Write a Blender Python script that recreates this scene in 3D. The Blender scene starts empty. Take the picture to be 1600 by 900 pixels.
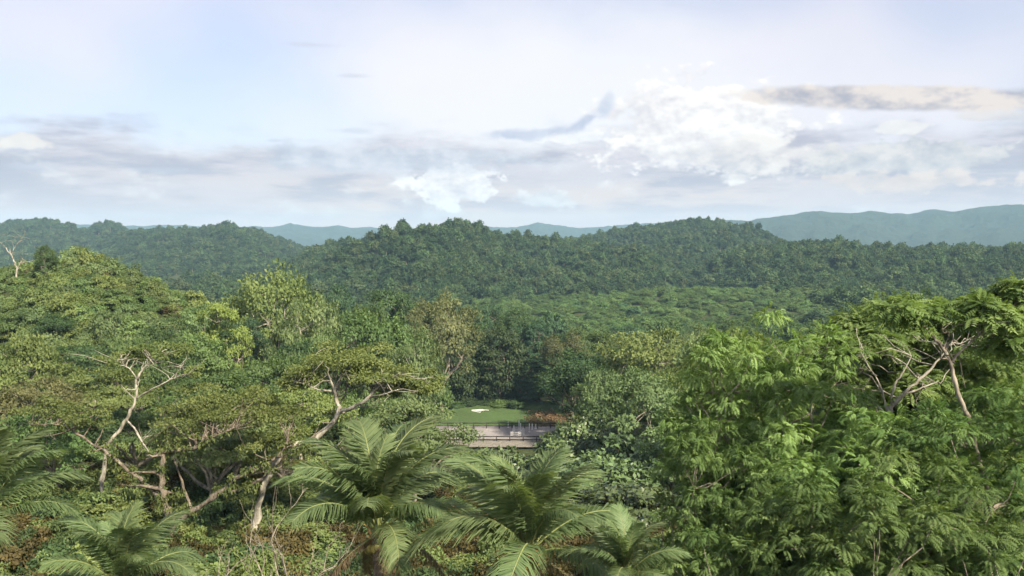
import bpy, math, random
import numpy as np
from mathutils import Vector, Matrix

# ------------------------------------------------------------------ scene, camera, light
scene = bpy.context.scene
C = scene.collection
F = 1386.0                      # focal length in pixels of a 1600 wide frame
CAMZ = 42.0
PITCH = math.atan(75.0 / F)     # horizon lies 75 px above the middle
cam_d = bpy.data.cameras.new('camera')
cam_d.sensor_width = 36.0
cam_d.lens = 36.0 * F / 1600.0
cam_d.clip_start = 0.5
cam_d.clip_end = 40000
cam = bpy.data.objects.new('camera', cam_d)
cam.location = (0, 0, CAMZ)
cam.rotation_euler = (math.pi / 2 - PITCH, 0, 0)
C.objects.link(cam)
scene.camera = cam

SUN_AZ, SUN_EL = math.radians(143), math.radians(40)
sun_d = bpy.data.lights.new('sun', 'SUN')
sun_d.energy = 5.0
sun_d.angle = math.radians(3)
sun_d.color = (1.0, 0.88, 0.70)
sun = bpy.data.objects.new('sun', sun_d)
sv = Vector((math.sin(SUN_AZ) * math.cos(SUN_EL), math.cos(SUN_AZ) * math.cos(SUN_EL), math.sin(SUN_EL)))
sun.rotation_euler = (-sv).to_track_quat('-Z', 'Y').to_euler()
sun.location = (60, -60, 120)
C.objects.link(sun)

scene.view_settings.view_transform = 'Standard'
scene.view_settings.look = 'None'
scene.view_settings.gamma = 1.0
scene.view_settings.use_curve_mapping = False
scene.view_settings.exposure = 1.28
scene.render.engine = 'CYCLES'
scene.cycles.use_denoising = True
scene.cycles.max_bounces = 5
scene.cycles.diffuse_bounces = 4
scene.cycles.glossy_bounces = 2
scene.cycles.transmission_bounces = 3
scene.cycles.volume_bounces = 0
scene.cycles.transparent_max_bounces = 4


class S:
    """a value in a shader node tree that can be used in arithmetic"""
    nt = None

    def __init__(self, sock): self.s = sock

    @staticmethod
    def m(op, *a, clamp=False):
        n = S.nt.nodes.new('ShaderNodeMath'); n.operation = op; n.use_clamp = clamp
        for i, v in enumerate(a):
            if isinstance(v, S): S.nt.links.new(v.s, n.inputs[i])
            else: n.inputs[i].default_value = v
        return S(n.outputs[0])

    def __add__(s, o): return S.m('ADD', s, o)
    __radd__ = __add__
    def __sub__(s, o): return S.m('SUBTRACT', s, o)
    def __rsub__(s, o): return S.m('SUBTRACT', o, s)
    def __mul__(s, o): return S.m('MULTIPLY', s, o)
    __rmul__ = __mul__
    def __truediv__(s, o): return S.m('DIVIDE', s, o)


def smooth(a, b, x):
    n = S.nt.nodes.new('ShaderNodeMapRange'); n.interpolation_type = 'SMOOTHSTEP'
    S.nt.links.new(x.s, n.inputs[0])
    n.inputs[1].default_value = a; n.inputs[2].default_value = b
    return S(n.outputs[0])


def combine(x, y, z):
    n = S.nt.nodes.new('ShaderNodeCombineXYZ')
    for i, v in enumerate((x, y, z)):
        if isinstance(v, S): S.nt.links.new(v.s, n.inputs[i])
        else: n.inputs[i].default_value = v
    return S(n.outputs[0])


def noise(vec, scale, detail=4.0, rough=0.55, dist=0.0):
    n = S.nt.nodes.new('ShaderNodeTexNoise')
    if vec is not None: S.nt.links.new(vec.s, n.inputs['Vector'])
    n.inputs['Scale'].default_value = scale; n.inputs['Detail'].default_value = detail
    n.inputs['Roughness'].default_value = rough; n.inputs['Distortion'].default_value = dist
    return S(n.outputs[0])


def mixc(f, a, b, blend='MIX'):
    n = S.nt.nodes.new('ShaderNodeMix'); n.data_type = 'RGBA'; n.blend_type = blend
    if isinstance(f, S): S.nt.links.new(f.s, n.inputs[0])
    else: n.inputs[0].default_value = f
    for i, v in ((6, a), (7, b)):
        if isinstance(v, S): S.nt.links.new(v.s, n.inputs[i])
        else: n.inputs[i].default_value = (v[0], v[1], v[2], 1)
    return S(n.outputs[2])


# ------------------------------------------------------------------ sky (world): Nishita with cloud layers
world = bpy.data.worlds.new('World')
scene.world = world
world.use_nodes = True
wt = world.node_tree
wt.nodes.clear()
S.nt = wt
sky = wt.nodes.new('ShaderNodeTexSky')
sky.sky_type = 'NISHITA'; sky.sun_disc = False
sky.sun_elevation = SUN_EL; sky.sun_rotation = SUN_AZ
sky.air_density = 1.0; sky.dust_density = 1.5; sky.ozone_density = 1.0
tc = wt.nodes.new('ShaderNodeTexCoord')
sep = wt.nodes.new('ShaderNodeSeparateXYZ')
wt.links.new(tc.outputs['Generated'], sep.inputs[0])
dx, dy, dz = S(sep.outputs[0]), S(sep.outputs[1]), S(sep.outputs[2])
az = S.m('ARCTAN2', dx, dy)
el = S.m('ARCSINE', dz)
SK = 10.0 / 2 ** scene.view_settings.exposure      # cloud radiance over background strength (0.1)


def spx(px): return math.atan((px - 800) / F)
def spy(py, px=800): return math.atan((375 - py) / F * math.cos(spx(px)))
def k3(r, g, b): return (r * SK, g * SK, b * SK)


P1 = combine(az, el * 1.5, 0.0)
P2 = combine(az, el * 5.5, 3.7)
n_puff = noise(P1, 34.0, 3.5, 0.6)
n_puff_up = noise(combine(az + 0.004, el * 1.5 + 0.014, 0.0), 34.0, 3.0, 0.6)
n_mid = noise(P1, 9.0, 4.0, 0.58)
n_mid_up = noise(combine(az + 0.012, el * 1.5 + 0.035, 0.0), 9.0, 2.0, 0.58)
n_str = noise(P2, 6.0, 5.0, 0.6)
n_big = noise(P2, 2.2, 1.0, 0.5)
lit = S.m('MULTIPLY_ADD', n_puff - n_puff_up, 2.6, S.m('MULTIPLY_ADD', n_mid - n_mid_up, 2.4, 0.55), clamp=True)   # tops lighter than undersides


def blob(pxc, pyc, wpx, hpx, rot=0.0):
    """1 in the middle of an elliptic cloud, 0 at its rim, negative outside (angular coordinates)"""
    a0, e0 = spx(pxc), spy(pyc, pxc)
    w, h = wpx / F, hpx / F
    c, s = math.cos(rot), math.sin(rot)
    u = (az - a0) * (c / w) + (el - e0) * (s / w)
    v = (el - e0) * (c / h) - (az - a0) * (s / h)
    return 1.0 - S.m('SQRT', u * u + v * v)


col = S(sky.outputs[0])
col = mixc(1.0, col, (0.68, 0.66, 0.74), 'MULTIPLY')
# thin high veil, open where the blue shows
veil_n = noise(combine(az * 1.0, el * 1.3, 9.0), 3.0, 2.0, 0.5)
veil = smooth(0.36, 0.66, veil_n)
col = mixc(veil * 0.46 + 0.34, col, k3(0.99, 0.925, 0.965))
core = smooth(0.0, 0.8, blob(860, 180, 560, 240) + (n_mid - 0.5) * 0.5)
col = mixc(core * 0.85, col, k3(1.0, 0.985, 1.01))
# streaky low cloud bank near the horizon, all round
edge = el + (n_mid - 0.5) * 0.10 + (n_str - 0.5) * 0.07
bank = smooth(0.125, 0.085, edge)
bank_c = mixc(smooth(0.40, 0.60, n_str), k3(0.49, 0.475, 0.575), k3(0.75, 0.70, 0.76))
low = smooth(0.075, 0.0, el)
bank_c = mixc(low * 0.8, bank_c, k3(0.98, 0.77, 0.77))
warm = smooth(0.10, 0.02, el) * smooth(0.42, 0.58, n_big) * smooth(0.42, 0.56, n_str)
bank_c = mixc(warm * 0.75, bank_c, k3(1.0, 0.80, 0.70))
col = mixc(bank * 0.92, col, bank_c)
# small bright heads scattered through the bank
heads = smooth(0.55, 0.68, n_mid + (n_puff - 0.5) * 0.35) * smooth(0.13, 0.09, el) * smooth(0.005, 0.03, el)
col = mixc(heads * 0.55, col, mixc(lit, k3(0.80, 0.79, 0.84), k3(1.0, 0.97, 0.95)))


def cumulus(col, shape, amp, lo, hi, top, under, k=1.0):
    f = shape + (n_puff - 0.5) * amp + (n_mid - 0.5) * amp * 0.5
    m = smooth(lo, hi, f)
    return mixc(m * k, col, mixc(lit, under, top))


white = k3(1.06, 1.05, 1.04)
col = cumulus(col, blob(1090, 200, 205, 92), 1.7, 0.1, 0.42, k3(1.14, 1.1, 1.06), k3(0.82, 0.79, 0.83), 1.0)
col = cumulus(col, blob(1190, 245, 170, 40), 1.7, 0.15, 0.6, k3(1.0, 0.94, 0.90), k3(0.72, 0.69, 0.72), 0.85)
col = cumulus(col, blob(715, 288, 84, 38), 1.9, 0.1, 0.32, k3(1.14, 1.1, 1.06), k3(0.78, 0.75, 0.82), 1.0)
col = cumulus(col, blob(855, 312, 80, 20), 1.8, 0.15, 0.55, white, k3(0.75, 0.74, 0.80), 0.8)
col = cumulus(col, blob(900, 216, 75, 12), 2.0, 0.15, 0.4, white, k3(0.92, 0.92, 0.95), 0.9)
col = cumulus(col, blob(1420, 248, 190, 40), 2.2, 0.2, 0.45, k3(0.86, 0.82, 0.80), k3(0.53, 0.55, 0.61), 0.85)
col = cumulus(col, blob(1400, 285, 170, 20), 2.2, 0.2, 0.5, k3(0.97, 0.82, 0.74), k3(0.75, 0.68, 0.68), 0.7)
col = cumulus(col, blob(1405, 198, 45, 18), 2.0, 0.2, 0.45, k3(1.0, 0.97, 0.94), k3(0.84, 0.82, 0.84), 0.8)
col = cumulus(col, blob(620, 250, 300, 30), 1.5, 0.1, 0.5, k3(0.80, 0.82, 0.90), k3(0.52, 0.56, 0.67), 0.75)
col = cumulus(col, blob(40, 222, 40, 16), 1.8, 0.1, 0.5, k3(1.02, 0.95, 0.86), k3(0.93, 0.86, 0.82), 0.8)
# grey scud and the long flat cloud
for (a, b, w, h, ro) in ((800, 213, 62, 12, 0.0), (862, 207, 70, 13, 0.1), (912, 192, 42, 11, 0.5)):
    col = cumulus(col, blob(a, b, w, h, ro), 1.7, 0.05, 0.75, k3(0.66, 0.70, 0.84), k3(0.50, 0.56, 0.74), 0.8)
col = cumulus(col, blob(945, 168, 15, 34, -0.45), 1.8, 0.05, 0.8, k3(0.70, 0.75, 0.88), k3(0.58, 0.65, 0.82), 0.75)
col = cumulus(col, blob(1400, 156, 290, 23, -0.075), 0.7, 0.08, 0.4, k3(0.90, 0.80, 0.74), k3(0.46, 0.45, 0.52), 0.95)
col = cumulus(col, blob(1560, 184, 80, 8, -0.05), 0.9, 0.08, 0.5, k3(0.86, 0.80, 0.78), k3(0.70, 0.68, 0.72), 0.8)
for (a, b, w, h) in ((485, 74, 52, 5), (555, 122, 28, 4), (550, 206, 38, 6), (270, 267, 64, 5), (60, 262, 80, 6), (430, 221, 15, 3)):
    col = cumulus(col, blob(a, b, w * 1.2, h * 1.2), 1.8, 0.05, 0.9, k3(0.70, 0.71, 0.81), k3(0.60, 0.63, 0.74), 0.5)
bg = wt.nodes.new('ShaderNodeBackground')
bg.inputs['Strength'].default_value = 0.1
wt.links.new(col.s, bg.inputs['Color'])
wo = wt.nodes.new('ShaderNodeOutputWorld')
wt.links.new(bg.outputs[0], wo.inputs['Surface'])
world.cycles.sampling_method = 'NONE'
scene.cycles.use_adaptive_sampling = True
scene.cycles.adaptive_threshold = 0.03


# ------------------------------------------------------------------ helpers
def ray(px, py):
    v = Vector(((px - 800) / F, 1.0, -(py - 450) / F))
    c, s = math.cos(PITCH), math.sin(PITCH)
    return Vector((v.x, v.y * c + v.z * s, -v.y * s + v.z * c))


def W(px, py, d):
    """point seen at pixel (px, py) that stands d metres ahead of the camera"""
    r = ray(px, py)
    return Vector((r.x / r.y * d, d, CAMZ + r.z / r.y * d))


def tag(o, label=None, cat=None, group=None, kind=None):
    if label: o['label'] = label
    if cat: o['category'] = cat
    if group: o['group'] = group
    if kind: o['kind'] = kind
    return o


def link(name, data, parent=None, loc=None):
    o = bpy.data.objects.new(name, data)
    C.objects.link(o)
    if parent: o.parent = parent
    if loc is not None: o.location = loc
    return o


class MB:
    """mesh buffer of quads, with a tint value and a material index per face"""
    def __init__(self): self.v, self.f, self.t, self.m, self.n = [], [], [], [], 0

    def add(self, verts, quads, tint=0.5, mat=0):
        verts = np.asarray(verts, np.float32).reshape(-1, 3); quads = np.asarray(quads, np.int32).reshape(-1, 4)
        self.v.append(verts); self.f.append(quads + self.n); self.n += len(verts)
        k = len(quads)
        self.t.append(np.broadcast_to(np.asarray(tint, np.float32), (k,)).copy())
        self.m.append(np.full(k, mat, np.int32))

    def mesh(self, name, mats, smooth_=False):
        me = bpy.data.meshes.new(name)
        V, Q = np.concatenate(self.v), np.concatenate(self.f)
        me.vertices.add(len(V)); me.vertices.foreach_set('co', V.ravel())
        me.loops.add(Q.size); me.loops.foreach_set('vertex_index', Q.ravel())
        me.polygons.add(len(Q)); me.polygons.foreach_set('loop_start', np.arange(0, Q.size, 4, dtype=np.int32))
        me.polygons.foreach_set('material_index', np.concatenate(self.m))
        if smooth_: me.polygons.foreach_set('use_smooth', np.ones(len(Q), bool))
        a = me.attributes.new('tint', 'FLOAT', 'FACE'); a.data.foreach_set('value', np.concatenate(self.t))
        for m in mats: me.materials.append(m)
        me.update(calc_edges=True)
        return me


def unit(a): return a / np.maximum(np.linalg.norm(a, axis=-1, keepdims=True), 1e-9)


def add_leaves(mb, c, d, nrm, L, Wd, tint, mat=0, droop=0.0):
    """one four cornered leaf for each row: base c, pointing along d, face normal near nrm"""
    d = unit(d); s = unit(np.cross(d, nrm)); L = np.asarray(L).reshape(-1, 1); Wd = np.asarray(Wd).reshape(-1, 1)
    n = len(c)
    up = np.cross(s, d)
    mid = c + d * L * 0.5
    tip = c + d * L - np.array([0, 0, 1.0]) * L * droop
    V = np.stack([c, mid + s * Wd * 0.5 + up * Wd * 0.12, tip, mid - s * Wd * 0.5 + up * Wd * 0.12], 1)
    mb.add(V.reshape(-1, 3), np.arange(4 * n).reshape(n, 4), tint, mat)


def add_tube(mb, pts, radii, sides=6, tint=0.5, mat=0, cap=True):
    P = np.asarray([tuple(p) for p in pts], float); R = np.asarray(radii, float)
    n = len(P)
    T = np.gradient(P, axis=0); T = unit(T)
    ref = np.array([0.31, 0.2, 0.93]) if abs(T[:, 2]).mean() < 0.8 else np.array([1.0, 0.1, 0.05])
    A = unit(np.cross(T, ref)); B = np.cross(T, A)
    ang = np.arange(sides) * 2 * math.pi / sides
    V = P[:, None, :] + R[:, None, None] * (A[:, None, :] * np.cos(ang)[None, :, None] + B[:, None, :] * np.sin(ang)[None, :, None])
    i = np.arange(n - 1)[:, None] * sides; j = np.arange(sides)[None, :]
    q = np.stack([i + j, i + (j + 1) % sides, i + sides + (j + 1) % sides, i + sides + j], -1).reshape(-1, 4)
    mb.add(V.reshape(-1, 3), q, tint, mat)


def curve_pts(p0, p1, bend, n, rng, wob=0.0):
    """points from p0 to p1 with a sideways/upward bend"""
    p0, p1 = np.asarray(p0, float), np.asarray(p1, float)
    t = np.linspace(0, 1, n)[:, None]
    P = p0 + (p1 - p0) * t + np.asarray(bend) * (4 * t * (1 - t))
    if wob:
        w = rng.normal(0, wob, P.shape); w[0] = 0; w[-1] = 0
        P = P + w
    return P


def resample(pts, n):
    """smooth polyline through points (Catmull-Rom), rows (x,y,z,r)"""
    P = np.asarray(pts, float)
    k = len(P)
    Q = np.vstack([2 * P[0] - P[1], P, 2 * P[-1] - P[-2]])
    out = []
    for u in np.linspace(0, k - 1 - 1e-6, n):
        i = int(u); t = u - i
        a, b, c, d = Q[i], Q[i + 1], Q[i + 2], Q[i + 3]
        out.append(0.5 * (2 * b + (c - a) * t + (2 * a - 5 * b + 4 * c - d) * t * t + (3 * b - a - 3 * c + d) * t ** 3))
    out = np.array(out); out[:, 3] = np.maximum(out[:, 3], 0.01)
    return out


# ------------------------------------------------------------------ materials
def new_mat(name):
    m = bpy.data.materials.new(name); m.use_nodes = True
    m.node_tree.nodes.clear(); S.nt = m.node_tree
    return m


def out_surf(shader):
    o = S.nt.nodes.new('ShaderNodeOutputMaterial'); S.nt.links.new(shader, o.inputs['Surface'])


def principled(color, rough=0.7, spec=0.3):
    p = S.nt.nodes.new('ShaderNodeBsdfPrincipled')
    if isinstance(color, S): S.nt.links.new(color.s, p.inputs['Base Color'])
    else: p.inputs['Base Color'].default_value = (*color, 1)
    p.inputs['Roughness'].default_value = rough
    p.inputs['Specular IOR Level'].default_value = spec
    return p


def attr(name):
    n = S.nt.nodes.new('ShaderNodeAttribute'); n.attribute_name = name
    return S(n.outputs['Fac'])


def leaf_mat(name, dark, light, rough=0.65, trans=0.38, vary=0.22, spec=0.2):
    m = new_mat(name)
    t = attr('tint')
    c = mixc(t, dark, light)
    oi = S.nt.nodes.new('ShaderNodeObjectInfo')
    h = S.nt.nodes.new('ShaderNodeHueSaturation')
    rnd = S(oi.outputs['Random'])
    hv = S.m('MULTIPLY_ADD', rnd, 0.026, 0.487)
    vv = S.m('MULTIPLY_ADD', S.m('FRACT', rnd * 7.31), 2 * vary, 1 - vary)
    S.nt.links.new(hv.s, h.inputs['Hue']); S.nt.links.new(vv.s, h.inputs['Value'])
    S.nt.links.new(c.s, h.inputs['Color'])
    p = principled(S(h.outputs[0]), rough, spec)
    tr = S.nt.nodes.new('ShaderNodeBsdfTranslucent')
    tcol = mixc(1.0, S(h.outputs[0]), (1.05, 1.08, 0.5), 'MULTIPLY')
    S.nt.links.new(tcol.s, tr.inputs['Color'])
    mx = S.nt.nodes.new('ShaderNodeMixShader'); mx.inputs[0].default_value = trans
    S.nt.links.new(p.outputs[0], mx.inputs[1]); S.nt.links.new(tr.outputs[0], mx.inputs[2])
    out_surf(mx.outputs[0])
    return m


def bark_mat(name, a, b, scale=3.0):
    m = new_mat(name)
    g = S.nt.nodes.new('ShaderNodeTexCoord')
    mp = S.nt.nodes.new('ShaderNodeMapping'); mp.inputs['Scale'].default_value = (1, 1, 0.35)
    S.nt.links.new(g.outputs['Object'], mp.inputs['Vector'])
    n = noise(S(mp.outputs[0]), scale, 6, 0.65, 0.4)
    c = mixc(smooth(0.35, 0.65, n), a, b)
    big = noise(S(g.outputs['Object']), scale * 0.35, 4, 0.6)
    c = mixc(smooth(0.52, 0.62, big) * 0.7, c, tuple(0.45 * x for x in a))
    c = mixc(smooth(0.60, 0.68, noise(S(g.outputs['Object']), scale * 1.7, 5, 0.6)) * 0.6, c, (0.30, 0.31, 0.24))
    p = principled(c, 0.9, 0.15)
    bp = S.nt.nodes.new('ShaderNodeBump'); bp.inputs['Strength'].default_value = 0.9; bp.inputs['Distance'].default_value = 0.08
    S.nt.links.new(n.s, bp.inputs['Height']); S.nt.links.new(bp.outputs[0], p.inputs['Normal'])
    out_surf(p.outputs[0])
    return m


def ground_mat(name, cols, scale=0.08):
    m = new_mat(name)
    g = S.nt.nodes.new('ShaderNodeTexCoord')
    v = S(g.outputs['Object'])
    a = noise(v, scale, 6, 0.6, 0.3); b = noise(v, scale * 12, 5, 0.65)
    c = mixc(smooth(0.35, 0.65, a), cols[0], cols[1])
    c = mixc(smooth(0.42, 0.7, b), c, cols[2])
    p = principled(c, 0.95, 0.1)
    bp = S.nt.nodes.new('ShaderNodeBump'); bp.inputs['Strength'].default_value = 0.8; bp.inputs['Distance'].default_value = 0.3
    S.nt.links.new(b.s, bp.inputs['Height']); S.nt.links.new(bp.outputs[0], p.inputs['Normal'])
    out_surf(p.outputs[0])
    return m


def plain(name, c, rough=0.6):
    m = new_mat(name); v = S.nt.nodes.new('ShaderNodeTexCoord')
    n = noise(S(v.outputs['Object']), 4.0, 5)
    cc = mixc(n, tuple(x * 0.8 for x in c), tuple(min(1, x * 1.15) for x in c))
    out_surf(principled(cc, rough).outputs[0])
    return m


LM = {
    'olive': leaf_mat('leaf_olive', (0.075, 0.115, 0.032), (0.205, 0.255, 0.085)),
    'lime': leaf_mat('leaf_lime', (0.13, 0.21, 0.045), (0.29, 0.40, 0.11), trans=0.35),
    'mid': leaf_mat('leaf_mid', (0.048, 0.092, 0.028), (0.14, 0.215, 0.075)),
    'dark': leaf_mat('leaf_dark', (0.028, 0.058, 0.022), (0.09, 0.145, 0.055)),
    'teal': leaf_mat('leaf_teal', (0.03, 0.068, 0.036), (0.09, 0.165, 0.08)),
    'tan': leaf_mat('leaf_tan', (0.065, 0.08, 0.03), (0.19, 0.20, 0.09)),
    'feather': leaf_mat('leaf_feather', (0.085, 0.155, 0.042), (0.23, 0.33, 0.115), trans=0.45),
    'feather2': leaf_mat('leaf_feather_deep', (0.06, 0.12, 0.034), (0.165, 0.25, 0.085), trans=0.42),
    'sage': leaf_mat('leaf_sage', (0.075, 0.12, 0.045), (0.20, 0.27, 0.115)),
    'gloss': leaf_mat('leaf_gloss', (0.028, 0.055, 0.02), (0.125, 0.18, 0.065), rough=0.42, trans=0.15, spec=0.5),
    'palm': leaf_mat('leaf_palm', (0.08, 0.135, 0.055), (0.225, 0.295, 0.135), rough=0.5, trans=0.5, spec=0.3),
    'vine': leaf_mat('leaf_vine', (0.022, 0.048, 0.02), (0.085, 0.125, 0.055)),
    'forest': leaf_mat('leaf_forest', (0.024, 0.05, 0.024), (0.065, 0.115, 0.05), vary=0.3),
    'forest2': leaf_mat('leaf_forest_mid', (0.036, 0.068, 0.028), (0.095, 0.15, 0.06), vary=0.3),
    'forest3': leaf_mat('leaf_forest_pale', (0.05, 0.08, 0.036), (0.125, 0.17, 0.075), vary=0.3),
    'scrub': leaf_mat('leaf_scrub', (0.07, 0.11, 0.035), (0.20, 0.265, 0.095), vary=0.25),
    'field': leaf_mat('leaf_field', (0.055, 0.105, 0.034), (0.145, 0.22, 0.08), vary=0.35),
    'deadfrond': leaf_mat('leaf_dead_frond', (0.12, 0.085, 0.04), (0.30, 0.23, 0.13), trans=0.2),
    'litter': leaf_mat('leaf_litter', (0.05, 0.045, 0.015), (0.16, 0.13, 0.05), vary=0.3),
}
BM = {
    'pale': bark_mat('bark_pale', (0.15, 0.14, 0.11), (0.41, 0.385, 0.315), 2.2),
    'brown': bark_mat('bark_brown', (0.07, 0.05, 0.032), (0.17, 0.12, 0.08)),
    'red': bark_mat('bark_red', (0.075, 0.062, 0.046), (0.20, 0.17, 0.13)),
    'grey': bark_mat('bark_grey', (0.13, 0.115, 0.09), (0.30, 0.27, 0.21)),
    'palm': bark_mat('bark_palm', (0.14, 0.11, 0.08), (0.30, 0.24, 0.17), 6.0),
    'rachis': plain('palm_rachis', (0.17, 0.20, 0.07)),
    'husk': plain('palm_husk', (0.28, 0.14, 0.05)),
    'coconut': plain('coconut_skin', (0.28, 0.24, 0.06), 0.45),
}


# ------------------------------------------------------------------ terrain
def hashn(x, y, s):
    """cheap smooth value noise for numpy arrays"""
    xi, yi = np.floor(x), np.floor(y); xf, yf = x - xi, y - yi
    u, v = xf * xf * (3 - 2 * xf), yf * yf * (3 - 2 * yf)
    def h(a, b):
        r = np.sin(a * 127.1 + b * 311.7 + s * 74.7) * 43758.5453
        return r - np.floor(r)
    return (h(xi, yi) * (1 - u) + h(xi + 1, yi) * u) * (1 - v) + (h(xi, yi + 1) * (1 - u) + h(xi + 1, yi + 1) * u) * v


def fbm(x, y, s, o=4):
    r, a = 0, 0.5
    for k in range(o):
        r = r + a * hashn(x * 2 ** k, y * 2 ** k, s + k * 13); a *= 0.5
    return r


YP = [-80, 0, 10, 30, 60, 85, 110, 140, 160, 175, 420, 700, 1200, 9500]
ZP = [37, 35, 27, 19, 17, 13.5, 8.0, 2.2, 0.4, 0.0, 0.0, -1, -4, -14]


def sstep(a, b, x):
    t = np.clip((x - a) / (b - a), 0, 1)
    return t * t * (3 - 2 * t)


def gz(x, y):
    x = np.asarray(x, float); y = np.asarray(y, float)
    z = np.interp(y, YP, ZP)
    # knoll with scrub on the left, and the shoulder below it
    pxk = 800 + F * x / np.maximum(y, 40)
    T = np.interp(pxk, [-300, 0, 60, 120, 180, 230, 300, 340, 380, 430, 480], [30, 31.5, 34, 35, 33.5, 31, 27, 23, 14, 4, 0])
    kn = T * np.exp(-((y - 172) / np.where(y < 172, 52, 75)) ** 2) * sstep(40, 110, y)
    sh = 7.0 * np.exp(-(((x + 45) / 34) ** 2 + ((y - 90) / 45) ** 2))
    z = np.maximum(z, kn) + sh * (kn < z)
    # rolling valley floor away from the paddock
    far = sstep(240, 420, y) * (1 - sstep(900, 1500, y))
    z = z + far * ((fbm(x / 90, y / 90, 3) - 0.47) * 9 + 5 * np.exp(-(((x - 150) / 120) ** 2 + ((y - 560) / 90) ** 2)))
    flat = np.exp(-(((x + 5) / 40) ** 4 + ((y - 190) / 45) ** 4))
    z = z + (1 - flat) * (fbm(x / 14, y / 14, 8) - 0.47) * 2.4
    return z


def polar_sheet(name, fz, r0, r1, nr, a0, a1, na, mat, power=2.2):
    r = r0 + (r1 - r0) * np.linspace(0, 1, nr) ** power
    a = np.radians(np.linspace(a0, a1, na))
    Rg, Ag = np.meshgrid(r, a, indexing='ij')
    X, Y = Rg * np.sin(Ag), Rg * np.cos(Ag)
    Z = fz(X, Y)
    V = np.stack([X, Y, Z], -1).reshape(-1, 3)
    i = np.arange(nr - 1)[:, None] * na; j = np.arange(na - 1)[None, :]
    q = np.stack([i + j, i + na + j, i + na + j + 1, i + j + 1], -1).reshape(-1, 4)
    mb = MB(); mb.add(V, q)
    o = link(name, mb.mesh(name, [mat], True))
    return o


soil = ground_mat('forest_floor', ((0.04, 0.036, 0.018), (0.04, 0.055, 0.02), (0.06, 0.085, 0.03)))
hillsoil = ground_mat('hill_floor', ((0.022, 0.034, 0.014), (0.03, 0.05, 0.018), (0.045, 0.06, 0.025)), 0.02)
tag(polar_sheet('ground', gz, 1.0, 7000, 330, -70, 70, 300, soil, 3.0), 'forest floor and valley ground under the trees', kind='structure')

farsoil = ground_mat('far_canopy', ((0.012, 0.020, 0.012), (0.018, 0.028, 0.016), (0.026, 0.038, 0.022)), 0.004)
for nd in farsoil.node_tree.nodes:
    if nd.type == 'BUMP': nd.inputs['Distance'].default_value = 10.0
HILLS = {}


def hill(name, label, line, depth, front, back, tree_h, rough, mat, seed, az_pad=3.0, na=260, nr=70, sharp=1.6, fuzz=0.0):
    """a ridge: line = skyline in pixels [(px, py)], depth in metres (a number or one for each point)"""
    px = np.array([p[0] for p in line], float); py = np.array([p[1] for p in line], float)
    dep = np.array(depth, float) if hasattr(depth, '__len__') else np.full(len(px), float(depth))
    azs = np.arctan((px - 800) / F)
    tops = np.array([W(p, q, d).z for p, q, d in zip(px, py, dep)]) - tree_h
    a = np.linspace(azs[0] - math.radians(az_pad), azs[-1] + math.radians(az_pad), na)
    def fz(x, y):
        A = np.arctan2(x, y)
        D = np.interp(A, azs, dep); T = np.interp(A, azs, tops)
        end = sstep(azs[0] - math.radians(az_pad), azs[0] + 0.01, A) * (1 - sstep(azs[-1] - 0.01, azs[-1] + math.radians(az_pad), A))
        if az_pad > 8: end = np.ones_like(A)
        u = y - D
        wgt = np.where(u < 0, np.exp(-(np.abs(u) / front) ** sharp), np.exp(-(u / back) ** 1.5))
        # gullies running down the face
        g = fbm(A * D / (front * 0.42), y / (front * 0.7), seed, 3) - 0.44
        g2 = fbm(A * D / (front * 0.07), y / (front * 0.12), seed + 5) - 0.47
        face = np.clip(np.abs(u) / front, 0, 1)
        base = -16
        z = base + (T - base) * wgt * end + (g * rough * 3.4 + g2 * rough) * np.minimum(1, face * 1.8) * wgt
        if fuzz: z = z + (fbm(A * D / 55, y / 55, seed + 9, 3) - 0.44) * fuzz * 2 * wgt
        return z
    y0, y1 = dep.min() - front * 1.7, dep.max() + back * 1.2
    ys = np.linspace(0, 1, nr)
    Yg, Ag = np.meshgrid(y0 + (y1 - y0) * ys, a, indexing='ij')
    X = np.tan(Ag) * Yg
    Z = fz(X, Yg)
    V = np.stack([X, Yg, Z], -1).reshape(-1, 3)
    i = np.arange(nr - 1)[:, None] * na; j = np.arange(na - 1)[None, :]
    q = np.stack([i + j, i + na + j, i + na + j + 1, i + j + 1], -1).reshape(-1, 4)
    mb = MB(); mb.add(V, q)
    o = link(name, mb.mesh(name, [mat], True))
    tag(o, label, kind='structure')
    HILLS[name] = dict(fz=fz, y0=y0, y1=dep.max() + back * 0.35, a0=azs[0], a1=azs[-1], dep=dep, azs=azs)
    return o


hill('central_hill', 'wooded central hill with a rounded peak above the valley',
     [(440, 420), (480, 392), (520, 374), (560, 372), (600, 364), (640, 367), (668, 353), (690, 346), (712, 342), (745, 348), (775, 358), (820, 363), (870, 371), (920, 380), (970, 394), (1010, 400), (1050, 425)],
     [930, 930, 920, 920, 910, 900, 880, 860, 850, 850, 860, 880, 900, 910, 920, 920, 920], 260, 160, 9, 34, hillsoil, 11)
hill('eastern_hill', 'long wooded hill whose crest runs beyond the central hill',
     [(840, 384), (880, 370), (920, 367), (960, 359), (1010, 352), (1060, 344), (1110, 343), (1150, 351), (1190, 364), (1220, 378), (1260, 392), (1300, 410)],
     1300, 420, 220, 9, 46, hillsoil, 23)
hill('dark_ridge', 'low dark wooded ridge with a level crest behind the feathery trees',
     [(1080, 420), (1130, 400), (1180, 386), (1220, 379), (1250, 376), (1280, 373), (1330, 377), (1390, 380), (1460, 382), (1530, 385), (1600, 384), (1700, 380)],
     [860, 850, 840, 830, 830, 830, 830, 830, 830, 830, 830, 830], 240, 200, 9, 26, hillsoil, 37, az_pad=6)
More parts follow.
